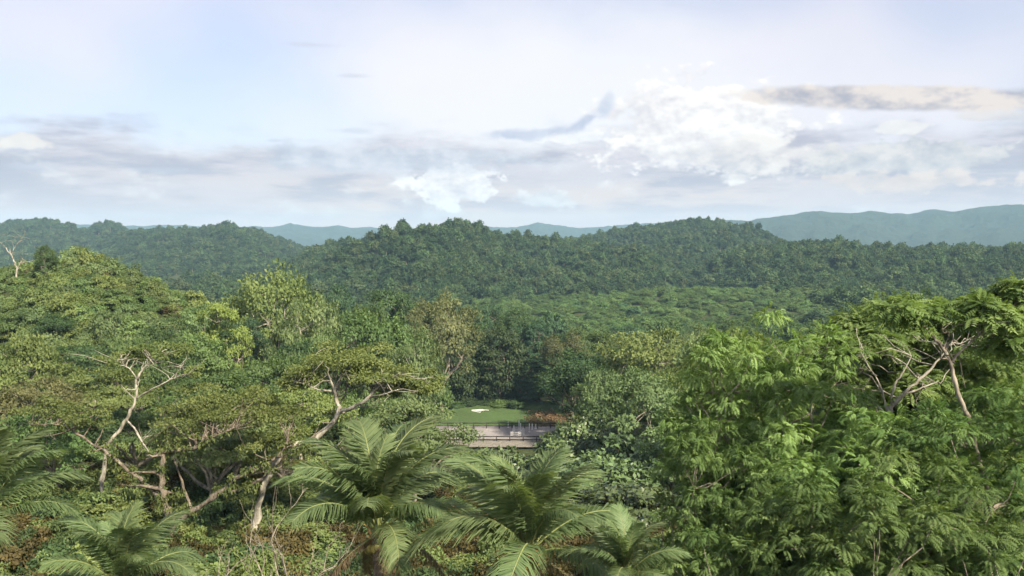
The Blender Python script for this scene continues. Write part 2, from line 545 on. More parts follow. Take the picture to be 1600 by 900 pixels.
hill('shaded_hill', 'dark wooded hill behind the scrub knoll with a blunt crest',
     [(150, 380), (190, 360), (240, 357), (290, 358), (330, 356), (362, 350), (400, 357), (430, 367), (465, 380), (500, 396), (540, 420)],
     1500, 420, 260, 9, 46, hillsoil, 41, az_pad=4)
hill('twin_hills', 'two smooth dark hills with rounded tops at the edge of the view',
     [(-160, 355), (-60, 353), (0, 349), (40, 345), (70, 346), (105, 354), (130, 364), (150, 355), (170, 349), (188, 354), (205, 364), (240, 372), (300, 390)],
     1900, 520, 340, 8, 30, hillsoil, 53, az_pad=4)
hill('karst_hills', 'pale blue line of small cone hills far off along the horizon',
     [(-200, 350), (60, 352), (110, 349), (150, 352), (200, 353), (250, 352), (290, 351), (330, 354), (370, 356), (400, 353), (425, 356), (455, 350), (480, 355), (505, 356), (530, 353), (552, 357), (580, 355), (610, 359), (640, 360), (700, 358), (760, 355), (800, 357), (840, 349), (870, 352), (905, 357), (940, 355), (975, 352), (1010, 350), (1045, 347), (1080, 352), (1200, 356), (1400, 356)],
     5600, 900, 600, 0, 40, farsoil, 61, az_pad=5, na=900, fuzz=10)
hill('far_mountain', 'hazy blue green mountain ridge rising beyond the valley',
     [(1000, 372), (1060, 362), (1130, 343), (1170, 346), (1210, 340), (1250, 336), (1280, 331), (1320, 335), (1370, 332), (1420, 334), (1450, 328), (1490, 330), (1530, 324), (1570, 321), (1610, 319), (1800, 312), (2000, 316)],
     3900, 800, 500, 0, 70, farsoil, 71, az_pad=6, na=700, nr=120, fuzz=9)


# ------------------------------------------------------------------ plant meshes
def leaf_clump(mb, rng, c, rx, rz, n, L, tint0, out=0.5, mat=0, droop=0.25, up=0.7, tvar=0.13, asp=0.55, cc=None):
    """leaves spread through a domed clump"""
    d = unit(rng.normal(0, 1, (n, 3)))
    d[:, 2] = np.abs(d[:, 2]) * np.where(rng.random(n) < 0.75, 1, -0.6)
    r = rng.random((n, 1)) ** 0.45
    pos = np.asarray(c) + d * r * np.array([rx, rx, rz])
    ld = unit(d * out + rng.normal(0, 0.6, (n, 3)) + np.array([0, 0, -droop]))
    nm = np.array([0, 0, up]) + d * 0.5 + rng.normal(0, 0.4, (n, 3))
    if cc is not None: nm = nm * 0.6 + unit(pos - np.asarray(cc)) * 0.9
    nm = unit(nm)
    l = L * rng.uniform(0.7, 1.3, n)
    add_leaves(mb, pos, ld, nm, l, l * asp, np.clip(tint0 + rng.normal(0, tvar, n), 0, 1), mat, droop * 0.4)


def pinnate_clump(mb, rng, c, rx, rz, n, L, tint0, mat=0):
    """feathery sprays: each compound leaf is a drooping row of slim leaflets"""
    d = unit(rng.normal(0, 1, (n, 3)))
    d[:, 2] = np.abs(d[:, 2]) * np.where(rng.random(n) < 0.85, 1, -0.5)
    r = rng.random((n, 1)) ** 0.4 * 0.8
    base = np.asarray(c) + d * r * np.array([rx, rx, rz])
    hd = unit(d * np.array([1, 1, 0.25]) + rng.normal(0, 0.35, (n, 3)))
    l = L * rng.uniform(0.7, 1.3, n)
    tl = np.clip(tint0 + rng.normal(0, 0.2, n), 0, 1)
    side = unit(np.cross(hd, np.array([0, 0, 1.0]) + rng.normal(0, 0.25, (n, 3))))
    for k in range(7):
        t = (k + 0.6) / 7
        p = base + hd * (l * t)[:, None] - np.array([0, 0, 1.0]) * (l * 0.32 * t * t)[:, None]
        for sgn in (-1, 1):
            ld = unit(side * sgn + hd * 0.55 - np.array([0, 0, 0.12 + 0.2 * t]))
            nm = unit(np.array([0, 0, 1.0]) + hd * 0.6 * t + rng.normal(0, 0.2, (n, 3)))
            ll = l * (0.44 - 0.2 * abs(t - 0.45))
            add_leaves(mb, p, ld, nm, ll, ll * 0.30, tl, mat, 0.15)


def grow(name, seed, H, hf, limbs_n, centers, clump, bark, leaf, r0=0.35, style='leaf', L=0.4, n=60, crook=0.4, lean=(0, 0)):
    """trunk with limbs that reach a set of foliage clumps; returns (trunk mesh, crown mesh)"""
    rng = np.random.default_rng(seed)
    wood, crown = MB(), MB()
    fork = np.array([lean[0], lean[1], hf])
    tp = curve_pts((0, 0, -1.0), fork, (rng.normal(0, crook), rng.normal(0, crook), 0), 7, rng, 0.06)
    add_tube(wood, tp, np.linspace(r0, r0 * 0.68, 7) * np.array([1.5, 1.12, 1, 1, 1, 1, 1]), 8)
    cen = np.array([c[:3] for c in centers])
    # main limbs: k means on azimuth of the clumps
    k = min(limbs_n, len(cen))
    pick = [rng.integers(len(cen))]
    for _ in range(k - 1):
        dd = np.min(np.linalg.norm(cen[:, None] - cen[pick][None], axis=2), axis=1); pick.append(int(np.argmax(dd)))
    own = np.argmin(np.linalg.norm(cen[:, None] - cen[pick][None], axis=2), axis=1)
    for j in range(k):
        mem = cen[own == j]
        if not len(mem): continue
        tgt = mem.mean(0) * 0.55 + mem[np.argmax(np.linalg.norm(mem - fork, axis=1))] * 0.45
        tgt = tgt - np.array([0, 0, 0.06 * H])
        ln = np.linalg.norm(tgt - fork)
        bend = np.array([rng.normal(0, 0.07), rng.normal(0, 0.07), rng.uniform(-0.12, 0.1)]) * ln
        lp = curve_pts(fork, tgt, bend, 9, rng, 0.018 * ln)
        lr = np.linspace(r0 * 0.55, r0 * 0.16, 9)
        add_tube(wood, lp, lr, 6)
        for m in mem:
            dd = np.linalg.norm(lp - m, axis=1) + np.linspace(0.25 * ln, 0, 9)
            i = max(2, int(np.argmin(dd)))
            e = m - np.array([0, 0, 0.3])
            l2 = np.linalg.norm(e - lp[i])
            bp = curve_pts(lp[i], e, (rng.normal(0, .06) * l2, rng.normal(0, .06) * l2, -0.06 * l2), 5, rng, 0.03 * l2)
            add_tube(wood, bp, np.linspace(lr[i] * 0.6, 0.025, 5), 4)
    cc = cen.mean(0) - np.array([0, 0, 0.12 * H])
    for c in centers:
        t0 = 0.5 + rng.normal(0, 0.16)
        if style == 'leaf': leaf_clump(crown, rng, c[:3], c[3], c[4], n, L, t0, cc=cc)
        elif style == 'pinnate': pinnate_clump(crown, rng, c[:3], c[3], c[4], n, L, t0)
        elif style == 'drape':
            leaf_clump(crown, rng, c[:3], c[3], c[4], n, L, t0, droop=1.2, up=0.2)
    return wood.mesh(name + '_trunk', [bark], True), crown.mesh(name + '_crown', [leaf])


def cen_round(seed, n, H, R, zc, rz, cr, flat=0.6, lobes=5, lob=0.22):
    """clump centres over an uneven rounded crown"""
    rng = np.random.default_rng(seed); out = []
    la = rng.uniform(0, 6.28, lobes); le = rng.uniform(-0.1, 1.2, lobes)
    ld = np.stack([np.cos(le) * np.cos(la), np.cos(le) * np.sin(la), np.sin(le)], 1)
    for i in range(n):
        d = unit(rng.normal(0, 1, 3)); d[2] = abs(d[2]) if rng.random() < 0.78 else d[2]
        b = 1 - lob + lob * 2 * max(0, float(np.max(ld @ d)) - 0.35)
        r = (rng.uniform(0.62, 1.0) if rng.random() < 0.8 else rng.uniform(0.2, 0.6)) * b
        s = cr * rng.uniform(0.7, 1.35)
        out.append((d[0] * R * r, d[1] * R * r, zc + d[2] * rz * r, s, s * flat))
    return out


def cen_umbrella(seed, n, R, z0, dome, cr, tiers=3):
    rng = np.random.default_rng(seed); out = []
    k = rng.uniform(0, 6.28, 9); kr = rng.uniform(0.35, 1.0, 9); kt = rng.integers(0, tiers, 9)
    for i in range(n):
        j = i % 9
        c = np.array([math.cos(k[j]), math.sin(k[j])]) * R * kr[j] * 0.72
        p = c + rng.normal(0, 0.2 * R, 2)
        rr = np.linalg.norm(p) / R
        z = z0 + dome * (1 - rr * rr) - kt[j] * dome * 0.42 + rng.normal(0, 0.15)
        s = cr * rng.uniform(0.7, 1.3)
        out.append((p[0], p[1], z, s, s * 0.32))
    return out


def cen_cone(seed, n, H, R, z0, cr):
    rng = np.random.default_rng(seed); out = []
    for i in range(n):
        t = rng.random() ** 1.3
        tier = round(t * 9) / 9
        a = rng.uniform(0, 6.28); r = R * (1 - tier) ** 0.8 * rng.uniform(0.35, 1)
        out.append((math.cos(a) * r, math.sin(a) * r, z0 + (H - z0) * tier - r * 0.12, cr * rng.uniform(0.7, 1.2), cr * 0.28))
    return out


def cen_column(seed, n, H, R, cr):
    rng = np.random.default_rng(seed); out = []
    for i in range(n):
        t = rng.random(); a = rng.uniform(0, 6.28)
        w = R * (0.55 + 0.45 * math.sin(t * 3.0 + 0.4)) * rng.uniform(0.6, 1)
        out.append((math.cos(a) * w, math.sin(a) * w, 1.0 + (H - 1.5) * t, cr * rng.uniform(.6, 1.2), cr * 1.1))
    return out


PROTO = {}   # kind -> (trunk mesh, crown mesh, height, crown width)
def proto(kind, meshes, H, Wd):
    v = np.empty(len(meshes[1].vertices) * 3, np.float32); meshes[1].vertices.foreach_get('co', v); v = v.reshape(-1, 3)
    PROTO[kind] = (meshes[0], meshes[1], float(np.percentile(v[:, 2], 99.3)), 2 * float(np.percentile(np.abs(v[:, :2]), 98.5)))


for i in range(3):
    proto('round%d' % i, grow('round_tree', 100 + i, 16, 5, 6, cen_round(i + 1, 95, 16, 6.6, 8.6, 6.6, 1.25), None, BM['grey'], LM['mid'], n=115, L=0.42), 16, 14)
for i in range(3):
    proto('broad%d' % i, grow('broad_tree', 120 + i, 15, 4.5, 7, cen_round(i + 21, 110, 15, 8.2, 8.4, 5.6, 1.3, lob=0.3), None, BM['pale'], LM['olive'], n=100, L=0.40), 15, 17.5)
for i in range(3):
    proto('umbrella%d' % i, grow('umbrella_tree', 140 + i, 11, 4, 7, cen_umbrella(i + 41, 90, 8, 8.6, 2.6, 1.45), None, BM['pale'], LM['olive'], n=110, L=0.36, r0=0.4), 11.6, 17)
proto('cone', grow('tiered_tree', 160, 17, 14, 5, cen_cone(61, 110, 17, 4.8, 2.5, 1.1), None, BM['brown'], LM['teal'], n=75, L=0.42), 17.3, 9)
for i in range(2):
    proto('column%d' % i, grow('vine_tree', 170 + i, 21, 15, 5, cen_column(71 + i, 120, 21, 4.6, 1.35), None, BM['grey'], LM['vine'], n=95, L=0.5, style='drape'), 21.5, 10)
for i in range(2):
    proto('gloss%d' % i, grow('glossy_tree', 180 + i, 9, 2.2, 7, cen_round(81 + i, 100, 9, 6.0, 3.8, 4.4, 0.95, lob=0.2), None, BM['brown'], LM['gloss'], n=60, L=0.62), 9, 13)
for i in range(3):
    proto('feather%d' % i, grow('feathery_tree', 200 + i, 21, 8, 8, cen_round(91 + i, 170, 21, 7.2, 12.6, 7.6, 1.45, flat=0.30, lob=0.4, lobes=9), None, BM['grey'], LM['feather'], n=50, L=0.56, style='pinnate', r0=0.3), 21.5, 16)
for i in range(3):
    proto('bush%d' % i, grow('bush', 220 + i, 4, 0.8, 6, cen_round(101 + i, 34, 4, 2.6, 1.6, 2.1, 0.8, lob=0.3), None, BM['brown'], LM['scrub'], n=80, L=0.34, r0=0.1), 4, 6)


def set_mat(o, m):
    o.material_slots[0].link = 'OBJECT'
    o.material_slots[0].material = m


def plant(kind, name, label, cat, x, y, H=None, Wd=None, rot=0.0, leaf=None, bark=None, group=None, z=None, tilt=0.0):
    tm, cm, h0, w0 = PROTO[kind]
    z = float(gz(x, y)) if z is None else z
    sz = (H / h0) if H else 1.0
    sx = (Wd / w0) if Wd else sz
    r = link(name, None, loc=(x, y, z - 0.15))
    r.rotation_euler = (tilt, 0, rot); r.scale = (sx, sx, sz)
    t = link('trunk', tm, r); c = link('crown', cm, r)
    if leaf: set_mat(c, LM[leaf])
    if bark: set_mat(t, BM[bark])
    return tag(r, label, cat, group)


def plant_px(kind, name, label, cat, px, top, wpx, d, **kw):
    """tree whose crown top shows at (px, top) and is wpx wide, d metres ahead"""
    p = W(px, top, d)
    z = float(gz(p.x, p.y))
    return plant(kind, name, label, cat, p.x, p.y, H=max(2.0, p.z - z), Wd=wpx * d / F, **kw)


# ------------------------------------------------------------------ individual trees in the middle distance
PPX = [
 ('broad0', 'spreading_tree', 'tall spreading olive tree with pale forked limbs beside the lime green tree', 430, 421, 172, 170, 'olive', 'pale'),
 ('round0', 'lime_tree', 'bright lime green tree at the foot of the scrub knoll', 346, 474, 84, 138, 'lime', None),
 ('cone', 'dark_tiered_tree', 'dark pointed tree in front of the lime green tree', 352, 502, 60, 135, 'dark', None),
 ('broad1', 'leaning_olive_tree', 'olive tree with white limbs just below the tall spreading tree', 480, 470, 110, 158, 'sage', 'pale'),
 ('round1', 'dark_round_tree', 'dark round headed tree standing above the umbrella crowned trees', 605, 456, 105, 225, 'dark', None),
 ('round2', 'shaggy_tree', 'dark shaggy tree right behind the tall spreading olive tree', 522, 447, 62, 235, 'teal', None),
 ('broad2', 'tan_tree', 'tan leaved tree with bare grey limbs near the dark round tree', 695, 460, 120, 205, 'tan', 'grey'),
 ('round0', 'broad_dark_tree', 'broad dark green tree behind the yellowish umbrella crowned tree', 575, 492, 150, 140, 'mid', None),
 ('broad0', 'sage_tree', 'pale sage tree beside the dark hollow behind the paddock', 640, 518, 110, 125, 'sage', 'pale'),
 ('column0', 'vine_tree', 'tall tree hung with vines at the dark hollow behind the lawn', 700, 512, 85, 228, 'vine', None),
 ('column1', 'vine_tree', 'vine draped column of leaves in the middle of the dark hollow', 780, 515, 85, 230, 'vine', None),
 ('column0', 'vine_tree', 'narrow vine covered tree deepest in the dark hollow', 740, 505, 70, 236, 'dark', None),
 ('cone', 'tiered_tree', 'tree with flat tiers of branches behind the end of the fence', 838, 552, 72, 226, 'teal', 'brown'),
 ('round2', 'dense_dark_tree', 'dense dark green tree over the brown leaf litter bank', 905, 548, 125, 180, 'dark', None),
 ('broad1', 'spreading_tan_tree', 'wide tan green tree with fine twigs next to the dense dark tree', 1020, 518, 185, 165, 'olive', 'grey'),
 ('round1', 'pale_round_tree', 'pale yellow green round tree above the glossy fruit trees', 990, 580, 145, 115, 'sage', None),
 ('round0', 'grey_green_tree', 'grey green tree beside the feathery grove', 1100, 520, 100, 145, 'sage', None),
 ('gloss1', 'dark_bush_tree', 'dark round bushy tree alone on the green valley field', 1040, 503, 70, 265, 'dark', None),
 ('round1', 'star_tree', 'dark star shaped tree before the green field', 762, 478, 60, 275, 'teal', None),
 ('round2', 'star_tree', 'larger dark tree at the edge of the green field', 800, 484, 62, 255, 'dark', None),
 ('gloss0', 'field_tree', 'flat dark tree standing on the valley field', 858, 492, 70, 310, 'teal', None),
 ('broad2', 'rusty_tree', 'low tan topped tree at the near side of the valley field', 880, 520, 85, 215, 'tan', None),
 ('round0', 'rounded_shrub_tree', 'dense rounded pale green tree beside the paddock', 646, 624, 172, 78, 'sage', None),
 ('round1', 'knoll_tree', 'small dark headed tree on a bare stem beside the dead tree', 72, 383, 34, 160, 'dark', 'pale'),
 ('gloss0', 'glossy_fruit_tree', 'dark glossy fruit tree just past the white posts', 915, 648, 130, 142, 'gloss', None),
 ('gloss1', 'glossy_fruit_tree', 'low glossy fruit tree in front of the paddock rail', 772, 702, 120, 118, 'gloss', None),
 ('gloss0', 'glossy_fruit_tree', 'glossy fruit tree below the pale round tree', 1000, 686, 170, 104, 'gloss', None),
 ('gloss1', 'glossy_fruit_tree', 'glossy fruit tree between the tall palm and the feathery grove', 930, 712, 170, 92, 'gloss', None),
 ('gloss1', 'glossy_fruit_tree', 'wide glossy fruit tree beside the end of the near paddock rail', 912, 664, 125, 138, 'gloss', None),
 ('gloss0', 'glossy_fruit_tree', 'glossy fruit tree lowest in the row beside the tall palm crown', 872, 708, 140, 110, 'gloss', None),
 ('gloss1', 'glossy_fruit_tree', 'glossy fruit tree touching the feathery grove', 1062, 700, 150, 96, 'gloss', None),
 ('gloss0', 'glossy_fruit_tree', 'glossy fruit tree in the middle of the fruit tree row', 960, 672, 140, 122, 'gloss', None),
 ('gloss0', 'glossy_fruit_tree', 'nearest glossy fruit tree behind the small palm', 985, 755, 190, 78, 'gloss', None),
 ('round2', 'shadowed_tree', 'dark tree in the shade left of the dark hollow', 660, 560, 90, 165, 'mid', None),
 ('round1', 'canopy_tree', 'full crowned green tree between the tall spreading tree and the dark round tree', 556, 482, 120, 195, 'mid', None),
 ('broad1', 'canopy_tree', 'wide soft green tree under the dark round headed tree', 612, 505, 130, 172, 'mid', 'grey'),
 ('round2', 'canopy_tree', 'pale canopy tree just behind the tan leaved tree', 655, 478, 95, 232, 'sage', None),
 ('round0', 'canopy_tree', 'dark canopy tree above the tiered tree', 832, 505, 90, 248, 'teal', None),
 ('broad2', 'canopy_tree', 'green canopy tree next to the low tan topped tree', 925, 516, 120, 232, 'mid', None),
 ('round1', 'canopy_tree', 'blue green tree at the far side of the wide tan green tree', 985, 508, 90, 285, 'teal', None),
 ('broad0', 'canopy_tree', 'soft olive tree between the dark bushy tree and the grove', 1080, 512, 120, 225, 'sage', 'grey'),
 ('round2', 'canopy_tree', 'dark tree showing just over the inner grove tree', 1150, 500, 95, 270, 'dark', None),
 ('round0', 'canopy_tree', 'green tree peeping over the middle of the grove', 1235, 502, 100, 262, 'mid', None),
 ('round1', 'canopy_tree', 'green tree over the brown litter bank', 890, 572, 95, 212, 'mid', None),
 ('round1', 'canopy_tree', 'rounded green tree between the dense dark tree and the pale round tree', 950, 580, 105, 150, 'sage', None),
 ('broad2', 'canopy_tree', 'leafy tree behind the pale round tree toward the grove', 1055, 575, 130, 135, 'olive', 'grey'),
 ('round2', 'canopy_tree', 'shaded green tree at the inner foot of the grove', 1075, 625, 120, 98, 'mid', None),
 ('broad0', 'canopy_tree', 'spreading green tree below the white limbed olive tree', 505, 520, 130, 150, 'mid', 'pale'),
 ('broad0', 'knoll_foot_tree', 'broad dark tree at the foot of the scrub knoll', 268, 500, 90, 132, 'dark', 'grey'),
 ('round0', 'knoll_foot_tree', 'rusty brown green tree low on the scrub knoll', 50, 525, 110, 112, 'olive', None),
 ('round2', 'knoll_foot_tree', 'dark tree in a hollow of the scrub knoll', 85, 490, 62, 140, 'dark', None),
]
rr = random.Random(5)
for (k, nm, lb, px, top, w, d, lf, bk) in PPX:
    plant_px(k, nm, lb, 'tree', px, top, w, d, rot=rr.uniform(0, 6.28), leaf=lf, bark=bk)

# labels for copies: colour, shape, and the nearest thing one can find
LANDMARK = [('the dead tree', 20, 400), ('the dark headed knoll tree', 72, 400), ('the lime green tree', 346, 500), ('the tall spreading tree', 430, 470), ('the dark round tree', 605, 480),
            ('the tan leaved tree', 695, 500), ('the dark hollow', 740, 570), ('the tiered tree', 838, 590), ('the dense dark tree', 905, 590), ('the wide tan green tree', 1022, 555), ('the pale round tree', 992, 620),
            ('the dark bushy field tree', 1040, 518), ('the feathery grove', 1190, 560), ('the white stemmed tree', 215, 600), ('the pale limbed tree', 550, 580), ('the forked tree', 265, 740),
            ('the tall left palm', 590, 780), ('the rounded tree by the paddock', 640, 670), ('the rusty knoll foot tree', 50, 560), ('the thin forked trunk', 1500, 560), ('the knoll top', 150, 410), ('the knoll flank', 260, 460), ('the knoll foot', 180, 520)]
LANDMARK = [(a.replace('tall left palm', 'tallest palm'), b, c) for a, b, c in LANDMARK]
TONE = {'olive': 'olive', 'lime': 'lime green', 'mid': 'mid green', 'dark': 'dark green', 'teal': 'blue green', 'tan': 'tan', 'sage': 'pale sage', 'scrub': 'fresh green', 'feather': 'yellow green', 'gloss': 'glossy', 'field': 'bright green', 'litter': 'brown green', 'vine': 'dull green'}
FORM = {'round': 'round', 'broad': 'broad', 'umbre': 'flat topped', 'gloss': 'squat', 'bush0': 'domed', 'bush1': 'lumpy', 'bush2': 'loose'}
USED = {}
def to_px(p):
    v = Vector(p) - Vector((0, 0, CAMZ)); c, s_ = math.cos(PITCH), math.sin(PITCH)
    f, u = v.y * c - v.z * s_, v.y * s_ + v.z * c
    return 800 + v.x / f * F, 450 - u / f * F
def describe(leaf, kind, x, y, z, H, Wd, noun):
    a, b = to_px((x, y, z + H * 0.75))
    near = sorted(LANDMARK, key=lambda l: math.hypot(l[1] - a, (l[2] - b) * 1.3))
    size = ['tall', 'low'][H < Wd * 0.75] if noun == 'tree' else ['big', 'small'][Wd < 5.2]
    for l in near[:3]:
        dx_, dy_ = a - l[1], b - l[2]
        rel = ('toward the lawn side of' if (dx_ > 0) == (l[1] < 780) else 'on the outer side of') if abs(dx_) > abs(dy_) else ('above' if dy_ < 0 else 'below')
        if math.hypot(dx_, dy_) < 28: rel = 'right at'
        for lab in ('%s %s %s %s %s' % (TONE[leaf], FORM[kind[:5]], noun, rel, l[0]), '%s %s %s %s %s %s' % (size, TONE[leaf], FORM[kind[:5]], noun, rel, l[0])):
            if lab not in USED:
                USED[lab] = 1
                return lab
    return lab

# umbrella crowned trees on the slope below the knoll
UMB = [(150, 575, 170, 92, 'olive'), (60, 590, 160, 80, 'tan'), (320, 590, 210, 98, 'mid'), (420, 560, 180, 112, 'mid'), (250, 545, 170, 120, 'dark'),
       (370, 615, 200, 76, 'olive'), (130, 540, 170, 128, 'dark'), (20, 550, 170, 110, 'olive'), (470, 600, 150, 96, 'olive'), (560, 610, 150, 105, 'mid'),
       (460, 535, 130, 140, 'dark'), (210, 640, 200, 74, 'dark'), (80, 640, 190, 70, 'mid'), (330, 650, 190, 68, 'sage'), (440, 655, 150, 78, 'olive')]
for i, (px, top, w, d, lf) in enumerate(UMB):
    p = W(px, top, d); g = float(gz(p.x, p.y))
    plant_px('umbrella%d' % (i % 3), 'umbrella_tree', describe(lf, 'umbrella', p.x, p.y, g, p.z - g, w * d / F, 'tree'), 'tree', px, top, w, d,
             rot=rr.uniform(0, 6.28), leaf=lf, bark='grey', group='flat topped trees below the scrub knoll')

# trees that fill the valley between the knoll and the field
def free_spot(x, y):
    px = 800 + x / y * F
    if 690 < px < 850 and y < 200: return False
    if 660 < px < 865 and y < 262: return False
    if -30 < x < 12 and 160 < y < 212: return False
    if 820 < px < 1110 and y < 175: return False
    return True
n = 0
tries = 0
spots = []
while n < 150 and tries < 9000:
    tries += 1
    y = 110 + 300 * rr.random() ** 1.0; x = rr.uniform(-0.56, 0.58) * y
    if not free_spot(x, y): continue
    if x < -55 and y < 260: continue
    if any((x - a) ** 2 + (y - b) ** 2 < 85 for a, b in spots): continue
    px = 800 + x / y * F
    # crown tops kept below the skyline of the tree mass in the photograph
    lim = np.interp(px, [0, 340, 500, 600, 700, 800, 900, 1000, 1100, 1300, 1600], [470, 470, 480, 478, 480, 500, 520, 522, 515, 500, 500])
    top_z = W(px, lim + rr.uniform(6, 60), y).z; g = float(gz(x, y))
    H = min(rr.uniform(11, 21), top_z - g)
    if H < 4.5: continue
    spots.append((x, y)); n += 1
    k = rr.choice(['round0', 'round1', 'round2', 'broad0', 'broad1', 'broad2', 'umbrella0', 'umbrella1', 'gloss0'])
    lf, wd = rr.choice(['mid', 'mid', 'dark', 'teal', 'sage', 'olive', 'dark']), rr.uniform(9, 15)
    plant(k, 'valley_tree', describe(lf, k, x, y, g, H, wd, 'tree'), 'tree', x, y, H=H, Wd=wd, rot=rr.uniform(0, 6.28),
          leaf=lf, bark='grey', group='trees crowding the valley floor')

# ------------------------------------------------------------------ scrub on the knoll and undergrowth on the near slope
def scatter_inst(name, label, pts, rots, scales, sources, kind='stuff'):
    """one object: points that carry real plant meshes through geometry nodes"""
    me = bpy.data.meshes.new(name)
    P = np.asarray(pts, np.float32)
    me.vertices.add(len(P)); me.vertices.foreach_set('co', P.ravel())
    a = me.attributes.new('rotz', 'FLOAT', 'POINT'); a.data.foreach_set('value', np.asarray(rots, np.float32))
    a = me.attributes.new('size', 'FLOAT_VECTOR', 'POINT'); a.data.foreach_set('vector', np.asarray(scales, np.float32).ravel())
    o = link(name, me); tag(o, label, kind=kind)
    ng = bpy.data.node_groups.new(name + '_nodes', 'GeometryNodeTree')
    ng.interface.new_socket('Geometry', in_out='INPUT', socket_type='NodeSocketGeometry')
    ng.interface.new_socket('Geometry', in_out='OUTPUT', socket_type='NodeSocketGeometry')
    N = ng.nodes.new
    gi, go = N('NodeGroupInput'), N('NodeGroupOutput')
    inst = N('GeometryNodeInstanceOnPoints'); jn = N('GeometryNodeJoinGeometry')
    inst.inputs['Pick Instance'].default_value = True
    for s in reversed(sources):
        oi = N('GeometryNodeObjectInfo'); oi.inputs['Object'].default_value = s; oi.inputs['As Instance'].default_value = True
        oi.transform_space = 'ORIGINAL'
        ng.links.new(oi.outputs['Geometry'], jn.inputs[0])
    ra = N('GeometryNodeInputNamedAttribute'); ra.data_type = 'FLOAT'; ra.inputs['Name'].default_value = 'rotz'
    sa = N('GeometryNodeInputNamedAttribute'); sa.data_type = 'FLOAT_VECTOR'; sa.inputs['Name'].default_value = 'size'
    cx = N('ShaderNodeCombineXYZ')
    ng.links.new(ra.outputs[0], cx.inputs[2])
    ng.links.new(gi.outputs[0], inst.inputs['Points']); ng.links.new(jn.outputs[0], inst.inputs['Instance'])
    ng.links.new(cx.outputs[0], inst.inputs['Rotation']); ng.links.new(sa.outputs[0], inst.inputs['Scale'])
    ng.links.new(inst.outputs[0], go.inputs[0])
    md = o.modifiers.new('scatter', 'NODES'); md.node_group = ng
    return o


rg = np.random.default_rng(77)
bush_src = {}
cnt = 0
while cnt < 120:
    y = rg.uniform(118, 235); x = rg.uniform(-0.66, -0.28) * y
    g = float(gz(x, y))
    if g < 9 or x > -36: continue
    lf = rg.choice(['scrub', 'scrub', 'sage', 'mid', 'olive', 'scrub', 'sage'])
    k, hh, wd = 'bush%d' % rg.integers(3), rg.uniform(2.8, 6.0), rg.uniform(3.6, 7)
    o = plant(k, 'bush', describe(str(lf), k, x, y, g, hh, wd, 'shrub'), 'shrub', x, y, H=hh, Wd=wd, rot=rg.uniform(0, 6.28), leaf=str(lf), group='shrubs on the scrub knoll')
    for ch in o.children:
        if ch.name.startswith('crown') and str(lf) not in bush_src: bush_src[str(lf)] = ch
    cnt += 1


def slope_points(n, y0, y1, a0, a1, seed, cond=None):
    r = np.random.default_rng(seed); out = []
    while len(out) < n:
        y = np.sqrt(r.uniform(y0 ** 2, y1 ** 2, 4000)); x = r.uniform(a0, a1, 4000) * y
        z = gz(x, y)
        ok = np.ones(len(x), bool) if cond is None else cond(x, y, z)
        out += [(a, b, c) for a, b, c in zip(x[ok], y[ok], z[ok])]
    return np.array(out[:n])


# low scrub between the shrubs (knoll) and the tangle on the near slope
kp = slope_points(1500, 110, 260, -0.75, -0.2, 3, lambda x, y, z: (z > 7) & (x < -30))
scatter_inst('scrub_cover', 'low green scrub covering the knoll', kp - np.array([0, 0, 0.3]), rg.uniform(0, 6.28, len(kp)),
             np.stack([s := rg.uniform(0.5, 1.1, len(kp)), s, rg.uniform(0.6, 1.1, len(kp))], 1), [bush_src[k] for k in bush_src])
corr = lambda x, y, z: ~((np.abs(x + 3) < 0.045 * y + 4) & (y > 140) & (y < 250)) & ((y < 158) | (y > 225) | (np.abs(x + 8) > 38))
up = np.concatenate([slope_points(4200, 12, 300, -0.75, 0.75, 4, corr), slope_points(900, 34, 105, -0.7, 0.2, 6, corr)])
und_src = []
for i, lf in enumerate(('litter', 'scrub', 'dark', 'litter', 'olive')):
    p = W(250 + 60 * i, 850, 52 + 3 * i)
    o = plant('bush%d' % (i % 3), 'bush', ('brown tangled bush at the foot of the forked tree', 'green tangled bush at the foot of the forked tree', 'dark tangled bush at the foot of the forked tree', 'brown tangled bush beside the leafless saplings', 'olive tangled bush beside the tallest palm')[i], 'shrub', p.x, p.y, H=2.6, Wd=5, rot=i, leaf=lf, group='bushes round the forked tree')
    und_src.append([c for c in o.children if c.name.startswith('crown')][0])
scatter_inst('undergrowth', 'tangled brown and green undergrowth on the near slope', up - np.array([0, 0, 0.4]), rg.uniform(0, 6.28, len(up)),
             np.stack([s := rg.uniform(0.45, 1.0, len(up)), s, rg.uniform(0.35, 0.9, len(up))], 1), und_src)


# ------------------------------------------------------------------ forest on the hills
def forest_mesh(seed, leaf, R=5.0, H=10.0, n=40, per=16, L=1.45, tall=1.0):
    rng = np.random.default_rng(seed); mb = MB()
    add_tube(mb, [(0, 0, -2), (0.1, 0, H * 0.35), (0, 0.1, H * 0.6)], [0.3, 0.24, 0.15], 5, 0.5, 1)
    for c in cen_round(seed, n, H, R, H * 0.52, H * 0.46 * tall, 1.5, lob=0.3):
        leaf_clump(mb, rng, c[:3], c[3], c[4], per, L, 0.5 + rng.normal(0, 0.2), asp=0.7, tvar=0.12, cc=(0, 0, H * 0.4))
    return mb.mesh('forest_tree', [LM[leaf], BM['grey']])


FMESH = [forest_mesh(301 + i, ('forest', 'forest2', 'forest', 'forest3', 'forest', 'forest2', 'forest', 'forest2')[i], R=4.2 + 0.7 * (i % 3), H=9 + 1.5 * (i % 4), tall=0.85 + 0.12 * (i % 3)) for i in range(8)]


